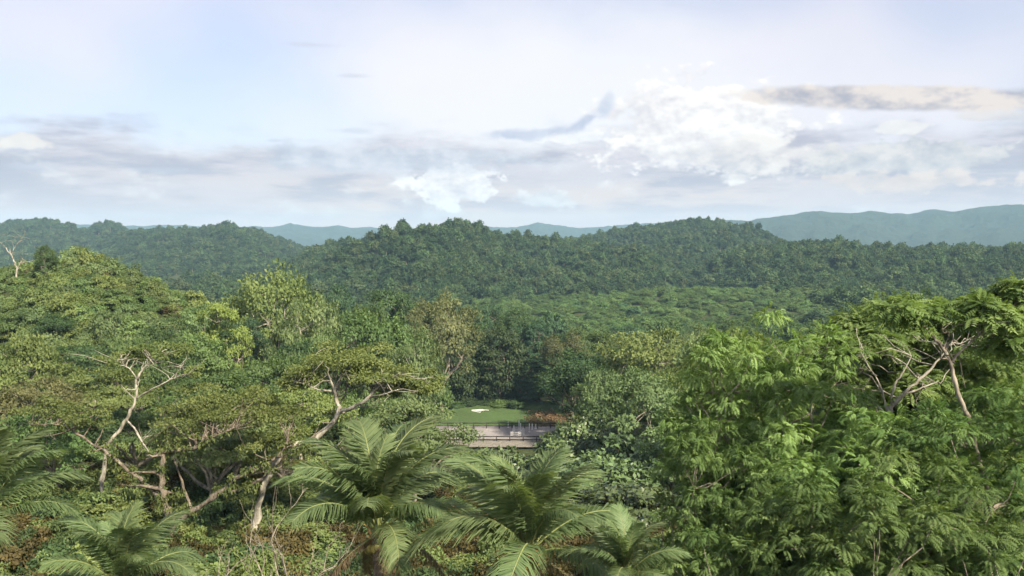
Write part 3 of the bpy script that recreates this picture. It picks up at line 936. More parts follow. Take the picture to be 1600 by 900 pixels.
def hill_points(hname, step, seed, up_to=None, fmin=-1e9):
    h = HILLS[hname]; r = np.random.default_rng(seed)
    ys = np.arange(h['y0'], h['y1'], step * 0.92)
    out = []
    for y in ys:
        x0, x1 = math.tan(max(h['a0'] - 0.03, -0.62)) * y, math.tan(min(h['a1'] + 0.03, 0.60)) * y
        if x1 <= x0: continue
        m = int((x1 - x0) / step)
        x = np.linspace(x0, x1, max(m, 1)) + r.uniform(-0.5, 0.5, max(m, 1)) * step
        yy = y + r.uniform(-0.5, 0.5, len(x)) * step
        z = h['fz'](x, yy); g = gz(x, yy)
        ok = z > g - 0.3
        out.append(np.stack([x[ok], yy[ok], z[ok]], 1))
    P = np.concatenate(out)
    return P


first_forest = None
def forest(hname, step, seed, individuals, label, group, stuff_label, size=1.0):
    global first_forest
    P = hill_points(hname, step, seed)
    r = np.random.default_rng(seed + 1)
    # keep what a hill does not hide behind itself: trees well behind the crest are left out
    # the single trees are the nearest ones that rise above the crowns in front of them
    pp = 800 + F * P[:, 0] / P[:, 1]; qq = 375 + F * (CAMZ - P[:, 2] - 5) / P[:, 1]
    lim = np.interp(pp, [0, 120, 230, 340, 380, 430, 500, 540, 640, 740, 800, 1100, 1300, 1400, 1500, 1600], [400, 398, 425, 465, 430, 418, 440, 470, 455, 462, 468, 473, 478, 465, 462, 440])
    hidden = (qq > lim - 3) | (pp < 4) | (pp > 1596)
    P = P[np.argsort(np.hypot(P[:, 0], P[:, 1]) + hidden * 1e5)]
    sc = (0.40 + 0.55 * r.random(len(P)) ** 2.2) * size * np.where(r.random(len(P)) < 0.02, 1.22, 1.0)
    rot = r.uniform(0, 6.28, len(P))
    srcs = []
    for i in range(min(individuals, len(P))):
        o = link('forest_tree', FMESH[i % len(FMESH)], loc=(P[i, 0], P[i, 1], P[i, 2] - 0.4))
        o.rotation_euler = (0, 0, rot[i]); o.scale = (sc[i], sc[i], sc[i] * r.uniform(0.85, 1.25))
        tag(o, label, 'tree', group)
        if len(srcs) < 8: srcs.append(o)
    if not srcs: srcs = first_forest
    if first_forest is None: first_forest = srcs
    k = individuals
    zz = sc[k:] * r.uniform(0.85, 1.25, len(sc) - k)
    scatter_inst('forest', stuff_label, P[k:] - np.array([0, 0, 0.4]), rot[k:], np.stack([sc[k:], sc[k:], zz], 1), srcs)
    print('forest', hname, len(P))


forest('central_hill', 5.2, 1, 150, 'rounded forest tree along the foot of the central hill', 'trees along the foot of the central hill', 'dense forest covering the central hill')
forest('dark_ridge', 5.3, 2, 150, 'rounded forest tree along the foot of the low dark ridge', 'trees along the foot of the dark ridge', 'dense dark forest covering the level ridge')
forest('eastern_hill', 6.5, 3, 0, '', '', 'dense forest covering the long eastern hill')
forest('shaded_hill', 8.0, 4, 0, '', '', 'dense dark forest on the hill behind the knoll', 1.1)
forest('twin_hills', 10.5, 5, 0, '', '', 'dense dark forest on the two rounded hills', 1.35)

# wooded valley floor on both sides of the field
vp = slope_points(2600, 290, 800, -0.62, 0.62, 19, lambda x, y, z: (x / y < -0.05 + 0.05 * (hashn(x / 30, y / 30, 4) - 0.5)) | (x / y > 0.30 + 0.25 * hashn(x / 35, y / 35, 6) - (y - 330) * 0.0002))
s = rg.uniform(0.6, 1.15, len(vp))
scatter_inst('valley_forest', 'wood on the valley floor beside the open field', vp - np.array([0, 0, 0.4]), rg.uniform(0, 6.28, len(vp)), np.stack([s, s, s * rg.uniform(0.7, 1.1, len(vp))], 1), first_forest)

# valley field: low bright growth with scattered bigger crowns
fp = slope_points(5200, 265, 760, -0.1, 0.56, 9, lambda x, y, z: (x / y > -0.06 + 0.05 * (hashn(x / 30, y / 30, 4) - 0.5)) & (x / y < 0.46 + 0.2 * (hashn(x / 40, y / 40, 5) - 0.5) - (y - 330) * 0.0002))
fo = []
for i in range(3):
    p = W(880 + 90 * i, 500, 380 + 30 * i)
    o = plant('bush%d' % i, 'field_shrub', ('bright green shrub at the near edge of the valley field', 'bright green shrub in the middle of the valley field', 'bright green shrub on the valley field near the dark bushy tree')[i], 'shrub', p.x, p.y, H=4, Wd=7, rot=i, leaf='field', group='shrubs on the valley field')
    fo.append([c for c in o.children if c.name.startswith('crown')][0])
s = rg.uniform(0.5, 1.2, len(fp)) * (0.45 + 1.3 * hashn(fp[:, 0] / 26, fp[:, 1] / 18, 12))
scatter_inst('field_growth', 'bright green low growth on the valley field', fp, rg.uniform(0, 6.28, len(fp)), np.stack([s, s, s * rg.uniform(0.5, 1.0, len(fp))], 1), fo)
n = 0
while n < 280:
    y = rr.uniform(340, 700); x = rr.uniform(-0.06, 0.42) * y
    n += 1
    o = link('field_tree', FMESH[n % 6], loc=(x, y, float(gz(x, y)) - 0.4))
    sx = 0.28 + 0.5 * rr.random() ** 2.2; o.scale = (sx, sx, sx * rr.uniform(0.6, 1.0)); o.rotation_euler = (0, 0, rr.uniform(0, 6))
    set_mat(o, LM[rr.choice(['teal', 'field', 'field', 'mid', 'field'])])
    tag(o, 'small tree standing in the low growth of the valley field', 'tree', 'small trees on the valley field')


# ------------------------------------------------------------------ trees with limbs that show, traced limb by limb
def limb_tree(name, label, root, limbs, clumps, bark, leaf, seed, n=240, L=0.2, style='leaf', twigs=3, flat=0.34, cat='tree', thick=0.7, tlen=1.4, vines=0, push=0.0):
    """limbs: rows of (px, py, depth, radius); clumps: (px, py, depth, radius in m)"""
    rng = np.random.default_rng(seed)
    base = W(*root)
    g = float(gz(base.x, base.y))
    o = Vector((base.x, base.y, g))
    r = link(name, None, loc=o)
    crown = MB()
    woods, tips = [], []
    for li in limbs:
        P = [(*(W(a, b, d) - o), rad) for a, b, d, rad in li]
        Q = resample(P, max(6, len(P) * 4))
        Q[1:-1, :3] += rng.normal(0, 0.22, (len(Q) - 2, 3)) * Q[1:-1, 3:4]
        mb = MB()
        add_tube(mb, Q[:, :3], Q[:, 3] * thick * (1 + 0.16 * rng.normal(0, 1, len(Q))).clip(0.7, 1.4), 9)
        woods.append(mb); tips.append(Q)
    allp = np.concatenate([np.hstack([t[len(t) // 3:], np.full((len(t) - len(t) // 3, 1), i)]) for i, t in enumerate(tips)])
    for (a, b, d, cr) in clumps:
        c = np.array(W(a, b, d + push) - o)
        k = 7 if style == 'leaf' else 5
        for _ in range(k):
            q = c + rng.normal(0, 1, 3) * np.array([cr * 0.55, cr * 0.55, cr * 0.16])
            s = cr * rng.uniform(0.3, 0.55)
            if style == 'leaf': leaf_clump(crown, rng, q, s, s * flat / 0.5 * 0.6, n, L, 0.55 + rng.normal(0, .15))
            else: pinnate_clump(crown, rng, q, s * 1.3, s * 0.7, n // 3, L, 0.55 + rng.normal(0, .15))
            i = np.argmin(np.linalg.norm(allp[:, :3] - q, axis=1) + rng.uniform(0, 0.6, len(allp)))
            l2 = np.linalg.norm(q - allp[i, :3])
            if l2 < (4.5 if style == 'pinnate' else 9):
                bp = curve_pts(allp[i, :3], q, rng.normal(0, 0.08, 3) * l2, 6, rng, 0.03 * l2)
                add_tube(woods[int(allp[i, 4])], bp, np.linspace(min(allp[i, 3] * 0.5, 0.07), 0.015, 6), 4)
    for _ in range(vines):              # creepers on the limbs
        t = tips[rng.integers(len(tips))]; q = t[rng.integers(len(t)), :3] + rng.normal(0, 0.15, 3)
        leaf_clump(crown, rng, q, rng.uniform(0.25, 0.6), rng.uniform(0.3, 0.7), 60, L, 0.35 + rng.normal(0, .15), droop=0.8, up=0.3)
    for mb, t in zip(woods, tips):      # short side twigs
        for _ in range(twigs):
            i = rng.integers(len(t) // 2, len(t)); e = t[i, :3] + rng.normal(0, 1, 3) * tlen * np.array([1, 1, 0.6]) + np.array([0, 0, 0.4])
            add_tube(mb, curve_pts(t[i, :3], e, rng.normal(0, 0.15, 3), 5, rng, 0.05), np.linspace(max(t[i, 3] * 0.45, 0.025), 0.012, 5), 4)
    tr = link('trunk', woods[0].mesh(name + '_trunk', [bark], True), r)
    for mb in woods[1:]: link('limb', mb.mesh(name + '_limb', [bark], True), tr)
    if clumps: link('crown', crown.mesh(name + '_crown', [leaf]), r)
    return tag(r, label, cat)


limb_tree('pale_limbed_tree', 'yellowish umbrella crowned tree with bleached limbs above the palms', (440, 760, 62),
    [[(380, 960, 62, .42), (392, 860, 62, .36), (408, 780, 62, .33), (430, 720, 62, .30), (452, 694, 62, .27), (485, 690, 62, .25), (512, 668, 62, .21), (530, 642, 62, .19), (524, 620, 62, .15), (518, 600, 61, .10), (512, 582, 61, .05)],
     [(530, 643, 62, .17), (548, 638, 61.5, .15), (572, 624, 61, .13), (588, 608, 61, .10), (602, 598, 60.5, .07), (622, 584, 60, .03)],
     [(578, 620, 61, .09), (596, 617, 60, .06), (616, 610, 59.5, .03)],
     [(520, 612, 62, .10), (495, 608, 62, .07), (478, 600, 62, .05), (462, 597, 62, .03)],
     [(524, 606, 61.5, .07), (532, 590, 61, .05), (542, 580, 61, .03)],
     [(485, 692, 62, .14), (500, 696, 61.5, .11), (520, 699, 61, .08), (536, 700, 61, .04)]],
    [(500, 580, 62, 2.0), (520, 565, 63, 2.2), (550, 566, 62, 2.2), (580, 570, 61, 2.2), (610, 578, 60, 2.0), (480, 592, 63, 1.8), (535, 556, 64, 2.2), (595, 590, 62, 1.5), (630, 590, 60.5, 1.5), (645, 606, 60, 1.6), (660, 598, 61, 1.7), (560, 585, 61, 1.4), (615, 608, 61, 1.2), (470, 604, 62, 1.3)],
    BM['pale'], LM['olive'], 501, push=1.0, twigs=3, thick=0.8)

limb_tree('white_stemmed_tree', 'slender white stemmed tree with a sparse yellow green top', (168, 760, 66),
    [[(150, 960, 66, .30), (156, 830, 66, .26), (160, 760, 66, .24), (166, 703, 66, .21), (185, 672, 66, .19), (203, 645, 66, .17), (213, 620, 66, .15), (212, 600, 66, .13), (216, 588, 66, .11), (226, 574, 66, .09), (240, 562, 66, .05), (252, 552, 66, .03)],
     [(214, 592, 66, .09), (204, 578, 66, .06), (192, 570, 66, .05), (180, 562, 66, .03)],
     [(214, 622, 66, .10), (230, 612, 65.5, .09), (250, 602, 65, .07), (268, 592, 65, .05), (286, 586, 64.5, .03), (300, 583, 64, .02)],
     [(222, 580, 66, .05), (234, 572, 65.5, .035), (248, 566, 65, .02)],
     [(264, 594, 65, .04), (276, 582, 65, .03), (284, 572, 65, .015)],
     [(198, 656, 66, .11), (212, 672, 65, .09), (222, 690, 64.5, .08), (232, 706, 64, .05)]],
    [(262, 546, 66, 1.6), (280, 552, 66, 1.4), (245, 552, 67, 1.3), (185, 562, 66, 1.2), (200, 556, 67, 1.2), (225, 560, 66, .9), (300, 582, 64, .8)],
    BM['pale'], LM['olive'], 502, n=170, twigs=6, tlen=1.1, push=1.0)

limb_tree('forked_tree', 'big forked tree with reddish bark and a broken stub', (268, 880, 62),
    [[(262, 900, 62, .75), (266, 850, 62, .66), (270, 822, 62, .60), (262, 795, 62, .46), (254, 770, 62, .42), (252, 745, 62, .40), (256, 712, 62, .34)],
     [(272, 826, 62, .46), (300, 800, 61.5, .40), (335, 775, 61, .36), (365, 752, 60.5, .33), (400, 733, 60, .28), (430, 716, 60, .2), (450, 690, 60, .12)],
     [(256, 782, 62, .34), (235, 764, 62.5, .30), (212, 745, 63, .28), (180, 718, 63, .24), (140, 690, 63.5, .18), (95, 664, 64, .10), (50, 664, 64, .05)],
     [(256, 706, 62, .26), (285, 704, 61.5, .26), (305, 700, 61, .22), (322, 688, 61, .16), (345, 678, 60.5, .10), (368, 668, 60, .05)],
     [(345, 770, 61, .22), (385, 762, 60, .2), (420, 740, 59.5, .16), (455, 720, 59, .10), (475, 700, 59, .05)],
     [(300, 800, 61.5, .2), (280, 740, 63, .14), (262, 690, 64, .08), (255, 660, 64, .04)]],
    [(300, 640, 64, 2.4), (340, 632, 64, 2.6), (385, 640, 63, 2.6), (420, 655, 62, 2.2), (350, 655, 62, 2.2), (280, 660, 63, 2.0), (440, 640, 63, 2.0), (395, 620, 65, 2.4), (320, 615, 66, 2.4), (110, 640, 66, 1.8), (60, 640, 66, 2.0), (140, 660, 64, 1.6), (400, 690, 61, 1.4), (430, 690, 60.5, 1.3)],
    BM['red'], LM['olive'], 503, n=200, twigs=5, thick=0.5, vines=70)

limb_tree('bare_tree', 'bleached dead tree with a bare fork on the knoll top', (26, 430, 165),
    [[(26, 440, 165, .5), (26, 420, 165, .42), (22, 408, 165, .34), (15, 395, 165, .24), (6, 384, 165, .14), (0, 378, 165, .06)],
     [(26, 424, 165, .34), (31, 412, 165, .26), (35, 404, 165, .2)],
     [(18, 400, 165, .2), (22, 388, 165, .15), (30, 377, 165, .1), (37, 369, 165, .05)],
     [(22, 388, 165, .1), (20, 378, 165, .06), (24, 371, 165, .03)]],
    [], BM['pale'], None, 504, twigs=5, tlen=1.3, thick=0.34)

limb_tree('branching_tree', 'feathery tree with a fan of pale bare branches', (1392, 860, 36),
    [[(1385, 900, 36, .22), (1384, 760, 36, .19), (1382, 690, 36, .16), (1386, 650, 36, .14), (1400, 628, 36, .12), (1430, 600, 36, .09), (1455, 575, 36, .07), (1475, 552, 36, .04), (1490, 530, 36, .02)],
     [(1388, 646, 36, .10), (1380, 620, 36, .07), (1372, 596, 36, .05), (1356, 570, 36, .03), (1345, 550, 36, .015)],
     [(1392, 640, 36, .08), (1396, 605, 36, .06), (1412, 580, 36, .045), (1424, 556, 36, .02)],
     [(1410, 618, 36, .07), (1440, 606, 36, .05), (1466, 596, 36, .03)],
     [(1386, 652, 36, .08), (1370, 632, 36, .05), (1355, 618, 36, .03)]],
    [(1340, 530, 38.5, 1.1), (1300, 545, 38.5, 1.1), (1430, 525, 39.5, 1.1), (1500, 520, 39.5, 1.2), (1345, 500, 39, .9), (1545, 505, 39.5, 1.1), (1475, 488, 40, 1.0), (1270, 565, 38.5, 1.1), (1390, 545, 40, 1.2), (1330, 610, 40, 1.6), (1440, 640, 40.5, 1.7), (1500, 600, 40.5, 1.6), (1370, 600, 40.5, 1.6), (1480, 655, 40, 1.6), (1545, 610, 40, 1.7), (1425, 590, 40.5, 1.6), (1560, 560, 40.5, 1.7), (1585, 640, 39, 1.6), (1290, 600, 40, 1.4)],
    BM['pale'], LM['feather'], 505, n=150, L=0.62, style='pinnate', twigs=2, tlen=0.8)

limb_tree('thin_trunk_tree', 'feathery tree with a thin trunk forking below its topmost tuft', (1525, 860, 30),
    [[(1560, 900, 30, .17), (1540, 760, 30, .14), (1522, 690, 30, .12), (1508, 640, 30, .11), (1492, 600, 30, .10), (1484, 565, 30, .09), (1470, 540, 30, .07), (1452, 520, 30, .05), (1436, 498, 30, .035), (1425, 488, 30, .02)],
     [(1486, 568, 30, .06), (1500, 550, 30, .05), (1520, 532, 30, .035), (1545, 505, 30, .02)],
     [(1474, 544, 30, .04), (1482, 528, 30, .03), (1488, 510, 30, .015)]],
    [(1414, 482, 30, .85), (1420, 490, 30.3, .7), (1548, 498, 30, .9), (1585, 470, 31, .8), (1605, 450, 31, .9), (1570, 540, 31, .8), (1600, 520, 31.5, .9), (1530, 480, 30.5, .7)],
    BM['grey'], LM['feather'], 506, n=130, L=0.55, style='pinnate', twigs=3, tlen=0.8)

# feathery grove
for (k, lb, px, top, w, d, rot, lf) in (
    ('feather0', 'large feathery tree at the inner edge of the grove', 1200, 505, 300, 36, 0.4, 'feather'),
    ('feather2', 'small bright feathery tree leaning out toward the valley field', 1135, 520, 190, 43, 2.6, 'feather'),
    ('feather1', 'feathery tree at the back of the grove behind the pale branches', 1460, 478, 400, 44, 2.0, 'feather'),
    ('feather2', 'dark leaved feathery tree filling the lower corner of the grove', 1560, 610, 420, 29, 3.1, 'feather2'),
    ('feather1', 'low feathery tree in the middle of the grove', 1350, 640, 400, 32, 4.4, 'feather'),
    ('feather2', 'feathery tree next to the smallest palm', 1140, 670, 250, 33, 5.2, 'feather'),
    ('feather0', 'shaded feathery tree under the grove canopy', 1420, 730, 420, 26, 1.2, 'feather2'),
    ('feather1', 'bushy feathery tree in the lower middle of the grove', 1220, 780, 320, 27, 0.8, 'feather2'),
):
    plant_px(k, 'feathery_tree', lb, 'tree', px, top, w, d, rot=rot, leaf=lf, bark='grey', group='feathery grove trees')

# bare pale saplings
def sapling(px, py, d, H, seed, label):
    rng = np.random.default_rng(seed); p = W(px, py, d); g = float(gz(p.x, p.y))
    H = max(H, p.z - g)
    mb = MB()
    def rec(a, dirv, ln, r, lv):
        e = a + dirv * ln
        pts = curve_pts(a, e, rng.normal(0, 0.06, 3) * ln, 6, rng, 0.02 * ln)
        add_tube(mb, pts, np.linspace(r, r * 0.55, 6), 5)
        if lv == 0: return
        for _ in range(3 if lv > 1 else 4):
            i = rng.integers(2, 6)
            rec(pts[i], unit(dirv + rng.normal(0, 0.5, 3) + np.array([0, 0, 0.25])), ln * rng.uniform(0.45, 0.7), r * 0.5, lv - 1)
    rec(np.array([0, 0, -0.5]), unit(np.array([rng.normal(0, .1), rng.normal(0, .1), 1.0])), H * 0.55, 0.09, 3)
    r = link('bare_sapling', None, loc=(p.x, p.y, g))
    link('trunk', mb.mesh('bare_sapling_trunk', [BM['grey']], True), r)
    tag(r, label, 'tree', 'bare saplings')
for (px, py, d, s, lb) in ((410, 740, 44, 1, 'bare pale sapling beside the tallest palm fronds'), (450, 770, 42, 2, 'thin leafless sapling nearest the tall palm'), (370, 790, 46, 3, 'twiggy leafless sapling between the forked tree and the palm'),
                           (330, 830, 44, 4, 'low leafless sapling under the long fork limb'), (480, 790, 48, 6, 'pale leafless sapling behind the palm crown')):
    sapling(px, py, d, 5, s, lb)


# ------------------------------------------------------------------ coconut palms
def frond_mesh(seed, L=4.6, arch=0.5, leaf=None):
    """frond along +X that rises and arches over; returns (leaflets mesh, midrib mesh)"""
    rng = np.random.default_rng(seed)
    n = 40
    t = np.linspace(0, 1, n)
    ang = 0.12 - t ** 1.9 * (0.85 + arch)      # slope angle along the rib
    dxs = np.cos(ang) * L / n; dzs = np.sin(ang) * L / n
    X = np.concatenate([[0], np.cumsum(dxs)])[:n]; Z = np.concatenate([[0], np.cumsum(dzs)])[:n]
    Y = 0.04 * L * t ** 2 * rng.normal(0, 1)
    P = np.stack([X, Y, Z], 1); T = unit(np.gradient(P, axis=0))
    rib = MB(); add_tube(rib, P, np.linspace(0.055, 0.008, n), 5)
    lf = MB()
    m = 120
    tt = np.linspace(0.17, 0.99, m)
    for sgn in (-1, 1):
        u = tt + rng.normal(0, 0.003, m)
        u = np.clip(u, 0.16, 0.995)
        c = np.stack([np.interp(u, t, P[:, k]) for k in range(3)], 1)
        d = unit(np.stack([np.interp(u, t, T[:, k]) for k in range(3)], 1))
        side = unit(np.cross(d, np.array([0, 0, 1.0]))) * sgn
        nrm = np.cross(side, d) * sgn
        nrm = nrm * np.sign(nrm[:, 2:3] + 1e-6)
        ll = L * 0.25 * (np.sin(np.clip((u - 0.05) / 0.95, 0, 1) * math.pi) ** 0.55 * 0.9 + 0.12) * rng.uniform(0.7, 1.12, m)
        w = 0.037
        sw = 0.30 + 0.60 * u
        ld = unit(side + d * sw[:, None] + nrm * 0.25 + rng.normal(0, 0.11, (m, 3)))
        dr = np.array([0, 0, -1.0]) * (ll * rng.uniform(0.3, 0.65, m))[:, None]
        p0, p1, p2 = c, c + ld * (ll * 0.5)[:, None] + dr * 0.22, c + ld * (ll * 0.88)[:, None] + dr
        wv = d * w
        V = np.stack([p0 - wv * .6, p0 + wv * .6, p1 + wv, p1 - wv, p2 + wv * 0.15, p2 - wv * 0.15], 1).reshape(-1, 3)
        i = np.arange(m)[:, None] * 6
        q = np.concatenate([i + np.array([[0, 1, 2, 3]]), i + np.array([[3, 2, 4, 5]])], 1).reshape(-1, 4)
        tn = np.repeat(np.clip(0.5 + rng.normal(0, 0.18, m), 0, 1), 2)
        lf.add(V, q, tn)
    return lf.mesh('frond', [leaf or LM['palm']]), rib.mesh('midrib', [BM['rachis']], True)


FR = [frond_mesh(600 + i, 4.6, a) for i, a in enumerate((0.0, 0.25, 0.5, 0.8, 1.1, 0.35))]
FRB = frond_mesh(640, 4.4, 0.1, LM['deadfrond'])
def palm_trunk(H, seed):
    rng = np.random.default_rng(seed); mb = MB(); k = 26
    z = np.linspace(-1, H, k); bend = rng.normal(0, 0.5, 2)
    P = np.stack([bend[0] * np.sin(z / H * 2), bend[1] * np.sin(z / H * 2), z], 1)
    P[:, :2] -= P[-1, :2]
    R = np.interp(z, [-1, 1, H * .8, H], [0.3, 0.2, 0.15, 0.2]) * (1 + 0.06 * (np.arange(k) % 2))
    add_tube(mb, P, R, 10)
    return mb.mesh('palm_trunk', [BM['palm']], True)
def nut_mesh():
    mb = MB(); z = np.linspace(-0.15, 0.15, 7); r = 0.12 * np.sqrt(np.maximum(1 - (z / 0.152) ** 2, 0.002))
    add_tube(mb, np.stack([0 * z, 0 * z, z], 1), r, 8)
    return mb.mesh('coconut', [BM['coconut']], True)
NUT = nut_mesh()
def husk_mesh(seed):
    rng = np.random.default_rng(seed); mb = MB()
    for i in range(26):
        a = rng.uniform(0, 6.28); o = np.array([math.cos(a), math.sin(a), 0])
        ln = rng.uniform(.5, 1.1)
        add_tube(mb, curve_pts(o * .15 + np.array([0, 0, rng.uniform(-.3, .3)]), o * (.3 + .3 * rng.random()) + np.array([0, 0, rng.uniform(-.7, .6)]), o * 0.1, 5, rng, .04), np.linspace(.04, .01, 5), 4)
    return mb.mesh('husk', [BM['husk']], True)
HUSK = husk_mesh(9)


def palm(label, px, py, d, seed, scale=1.0, nf=21, nuts=8, dead=4):
    rng = random.Random(seed)
    p = W(px, py, d); g = float(gz(p.x, p.y))
    r = link('coconut_palm', None, loc=(p.x, p.y, g))
    H = p.z - g
    link('trunk', palm_trunk(H, seed), r)
    link('husk', HUSK, r, (0, 0, H - 0.15))
    for i in range(nf):
        t = (i + 0.5) / nf
        a = i * 2.39996 + rng.uniform(-.2, .2) + seed
        elev = math.radians(86 - 68 * t ** 1.15 + rng.uniform(-7, 7))
        k = 0 if t < 0.15 else rng.choice((1, 2, 5)) if t < 0.6 else rng.choice((2, 3, 4))
        f = link('frond', FR[k][0], r, (0, 0, H + 0.25 - 0.3 * t))
        f.rotation_euler = (rng.uniform(-.25, .25), -elev, a)
        s = scale * rng.uniform(0.88, 1.1) * (0.82 if t < 0.12 else 1)
        f.scale = (s, s, s)
        link('midrib', FR[k][1], f)
    for i in range(dead):                  # old brown fronds hanging under the crown
        a = seed * 1.7 + i * 1.62 + rng.uniform(-.3, .3)
        f = link('frond', FRB[0], r, (0, 0, H - 0.1)); f.rotation_euler = (0, math.radians(rng.uniform(25, 62)), a)
        s = scale * rng.uniform(0.6, 0.85); f.scale = (s, s * 0.7, s); f['label'] = 'brown dead frond hanging under the crown'
        link('midrib', FRB[1], f)
    sp = MB()
    # unopened spear leaf
    add_tube(sp, [(0, 0, 0), (0.04, 0, 0.7), (0.07, 0.03, 1.5 * scale), (0.1, 0.1, 2.5 * scale)], [.05, .06, .04, .005], 6)
    link('spear_leaf', sp.mesh('spear_leaf', [LM['palm']], True), r, (0, 0, H))
    for i in range(nuts):
        a = rng.uniform(0, 6.28)
        c = link('coconut', NUT, r, (math.cos(a) * .33, math.sin(a) * .33, H - 0.35 - rng.uniform(0, .35)))
        c.rotation_euler = (rng.uniform(-.4, .4), rng.uniform(-.4, .4), 0)
    return tag(r, label, 'palm tree', 'coconut palms')


palm('tall coconut palm whose full crown stands before the pale limbed tree', 590, 830, 30, 1, 0.92)
palm('tall coconut palm right below the paddock with reddish husks', 826, 866, 27, 4, 0.86)
palm('small coconut palm at the bottom edge beside the feathery grove', 978, 905, 24, 7, 0.42, 18, 0)
palm('dim coconut palm whose fronds reach in from the frame edge', -25, 815, 26, 11, 0.7, 20, 6, 0)
palm('short coconut palm between the dim palm and the forked tree', 190, 925, 29, 15, 0.66, 20, 3)

# ------------------------------------------------------------------ lawn, paddock, fences, posts
def sheet(name, label, pts, dz, mat, n=1, kind='structure'):
    """flat patch on the ground given by its pixel outline"""
    P = [ground_hit(a, b) for a, b in pts]
    me = bpy.data.meshes.new(name)
    me.from_pydata([(p.x, p.y, dz) for p in P], [], [list(range(len(P)))])
    me.materials.append(mat)
    o = link(name, me)
    return tag(o, label, kind=kind)
def ground_hit(px, py, z=0.0):
    r = ray(px, py); k = (z - CAMZ) / r.z
    return Vector((r.x * k, r.y * k, z))


lawn_m = ground_mat('lawn_grass', ((0.045, 0.08, 0.027), (0.06, 0.11, 0.035), (0.09, 0.115, 0.05)), 0.14)
sand_m = ground_mat('paddock_sand', ((0.26, 0.24, 0.235), (0.31, 0.29, 0.28), (0.22, 0.205, 0.2)), 0.5)
grav_m = ground_mat('gravel', ((0.24, 0.22, 0.19), (0.30, 0.27, 0.24), (0.16, 0.16, 0.12)), 1.2)
sheet('lawn', 'mown green lawn behind the paddock', [(640, 672), (930, 672), (930, 630), (640, 630)], 0.55, lawn_m)
sheet('paddock', 'pale sandy paddock between two dark rail fences', [(630, 691), (900, 691), (900, 669.5), (630, 669.5)], 0.62, sand_m)
sheet('path', 'strip of pale gravel in front of the paddock', [(620, 703), (900, 703), (900, 690.6), (620, 690.6)], 0.58, grav_m)
dark_wood = plain('fence_paint', (0.025, 0.022, 0.02))
white_p = plain('white_paint', (0.8, 0.8, 0.78))


def box(mb, c, s, rz=0.0):
    x, y, z = s[0] / 2, s[1] / 2, s[2] / 2
    V = np.array([(-x, -y, -z), (x, -y, -z), (x, y, -z), (-x, y, -z), (-x, -y, z), (x, -y, z), (x, y, z), (-x, y, z)])
    co, si = math.cos(rz), math.sin(rz)
    V = np.stack([V[:, 0] * co - V[:, 1] * si, V[:, 0] * si + V[:, 1] * co, V[:, 2]], 1) + np.array(c)
    mb.add(V, [(0, 3, 2, 1), (4, 5, 6, 7), (0, 1, 5, 4), (1, 2, 6, 5), (2, 3, 7, 6), (3, 0, 4, 7)])


def fence(label, a, b, post_step, h, rails):
    r = link('rail_fence', None, loc=a)
    ln = (b - a).length; k = int(ln / post_step)
    pm = MB(); box(pm, (0, 0, h / 2 - 0.2), (0.2, 0.2, h + 0.4)); pme = pm.mesh('post', [dark_wood])
    d = (b - a) / k
    for i in range(k + 1): link('post', pme, r, d * i)
    rm = MB(); box(rm, (0, 0, 0), (d.length - 0.21, 0.07, 0.2)); rme = rm.mesh('rail', [dark_wood])
    for i in range(k):
        for z in rails:
            o = link('rail', rme, r, d * (i + 0.5) + Vector((0, 0, z)))
            o.rotation_euler = (0, 0, math.atan2(d.y, d.x))
    return tag(r, label, 'fence')


fa, fb = ground_hit(640, 669.5, 0.6), ground_hit(880, 669.5, 0.6)
fence('dark rail fence between the lawn and the paddock', fa, fb, 2.65, 1.35, (0.55, 1.2))
fa, fb = ground_hit(630, 689, 0.6), ground_hit(880, 689, 0.6)
fence('dark rail fence along the near side of the paddock', fa, fb, 2.65, 1.05, (0.3, 0.92))


def white_post(px, py, h, label):
    p = ground_hit(px, py, 0.62)
    mb = MB(); box(mb, (0, 0, h / 2), (0.15, 0.15, h)); box(mb, (0, 0, h + 0.03), (0.18, 0.18, 0.06)); box(mb, (0, 0, 0.04), (0.4, 0.4, 0.08))
    r = link('jump_post', mb.mesh('jump_post', [white_p]), loc=p)
    return tag(r, label, 'post', 'white posts by the paddock')
for (px, py, h, lb) in ((794, 668, 1.2, 'short white post standing against the far paddock fence'), (803, 674, 1.2, 'white post nearest the short one inside the paddock'), (811, 671, 1.9, 'tallest white post at the paddock end'),
                        (813.5, 673, 1.6, 'white post touching the tallest post'), (827, 675, 1.8, 'white post paired with a thinner one at the fence end'), (831.5, 671, 1.2, 'thin white post at the fence end'),
                        (837, 670, 1.0, 'white post farthest along the fence end')):
    white_post(px, py, h, lb)


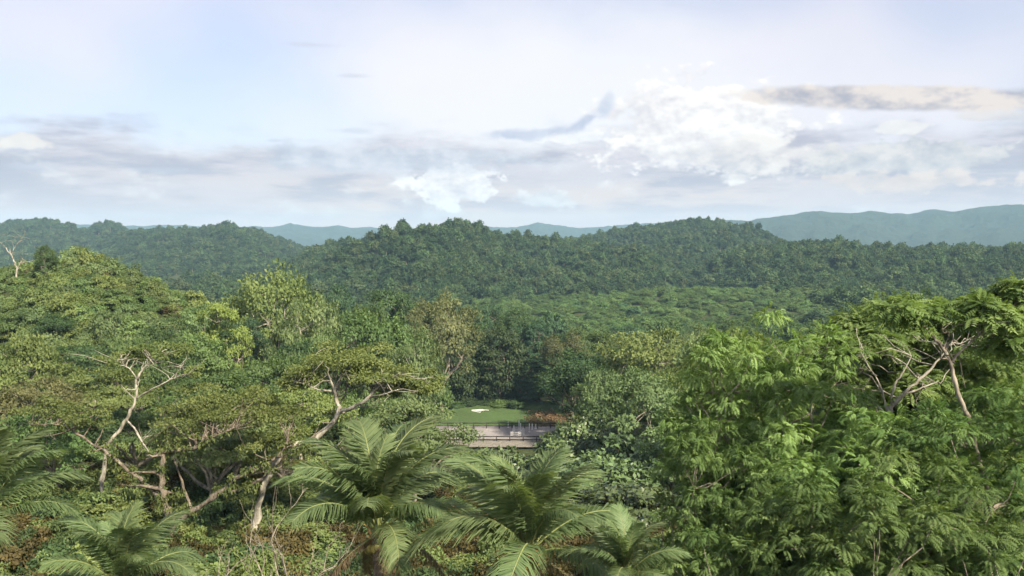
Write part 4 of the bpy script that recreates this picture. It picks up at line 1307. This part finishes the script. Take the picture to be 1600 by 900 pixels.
def jump(px, py, w, h, label):
    """small white show jump: two wings of pickets and rails between them"""
    p = ground_hit(px, py, 0.62)
    r = link('show_jump', None, loc=p)
    pm = MB(); box(pm, (0, 0, h / 2), (0.07, 0.07, h)); pk = pm.mesh('picket', [white_p])
    for s in (-1, 1):
        for k in range(3): link('picket', pk, r, (s * (w / 2 + 0.22 * k), 0, 0))
    rm = MB(); box(rm, (0, 0, 0), (w - 0.12, 0.05, 0.05)); rl = rm.mesh('rail', [white_p])
    for z in (0.35, 0.75, 1.1): link('rail', rl, r, (0, 0, z * h / 1.3))
    return tag(r, label, 'show jump')
jump(810, 680, 1.5, 1.5, 'white picketed jump behind the tip of the palm')
jump(806, 684, 1.2, 1.3, 'lower white jump nearest the near fence')
def pile(px, py, label):
    p = ground_hit(px, py, 0.6); r = link('white_poles', None, loc=p)
    rng = np.random.default_rng(2)
    mb = MB(); add_tube(mb, [(-1.3, 0, 0), (0, 0, 0), (1.3, 0, 0)], [.075, .075, .075], 8); me = mb.mesh('pole', [white_p], True)
    for i in range(5):
        o = link('pole', me, r, (rng.uniform(-1.3, 1.3), rng.uniform(-1.8, 1.8), 0.12 + 0.15 * (i // 3)))
        o.rotation_euler = (0, rng.uniform(-.1, .1), rng.uniform(-.7, .7))
    return tag(r, label, 'poles')
pile(748, 643, 'small white heap of poles lying on the lawn')

# shrubs that border the far side of the lawn
for i, (px, d, hh, lf, lb) in enumerate(((694, 216, 2.6, 'vine', 'dull shrub at the corner of the lawn by the rounded tree'), (712, 219, 2.0, 'dark', 'dark low shrub at the back of the lawn'), (733, 221, 2.2, 'vine', 'dull shrub behind the white heap'),
                                 (760, 222, 1.8, 'dark', 'dark shrub past the white heap'), (782, 219, 2.4, 'mid', 'green shrub between the lawn and the brown litter'), (805, 217, 2.6, 'dark', 'dark shrub on the brown litter bank'), (680, 206, 3.0, 'mid', 'green shrub at the end of the far paddock fence'))):
    p = W(px, 630, d)
    plant('bush%d' % (i % 3), 'bush', lb, 'shrub', p.x, p.y, H=hh, Wd=5.0, rot=i * 1.3, leaf=lf, group='shrubs round the lawn')

# brown litter bank behind the fence end
lit = MB(); rng = np.random.default_rng(31)
for k in range(110):
    p = ground_hit(rng.uniform(826, 930), rng.uniform(648, 668), 0.4)
    leaf_clump(lit, rng, np.array(p) + np.array([0, 0, rng.uniform(0, .9)]), 1.3, 0.7, 40, 0.45, 0.5 + rng.normal(0, .2))
tag(link('leaf_litter', lit.mesh('leaf_litter', [leaf_mat('leaf_rust', (0.10, 0.065, 0.035), (0.26, 0.185, 0.115))])), 'bank of rusty brown dead leaves behind the fence end', kind='stuff')

# ------------------------------------------------------------------ haze
hm = MB(); box(hm, (0, 3450, 107), (14400, 7500, 274))
hz = link('haze', hm.mesh('haze', []))
vm = new_mat('haze_air')
pv = vm.node_tree.nodes.new('ShaderNodeVolumePrincipled')
pv.inputs['Color'].default_value = (0.46, 0.76, 0.98, 1)
pv.inputs['Density'].default_value = 0.000115
vo = vm.node_tree.nodes.new('ShaderNodeOutputMaterial')
vm.node_tree.links.new(pv.outputs[0], vo.inputs['Volume'])
hz.data.materials.append(vm)
tag(hz, 'pale blue haze over the valley', kind='stuff')
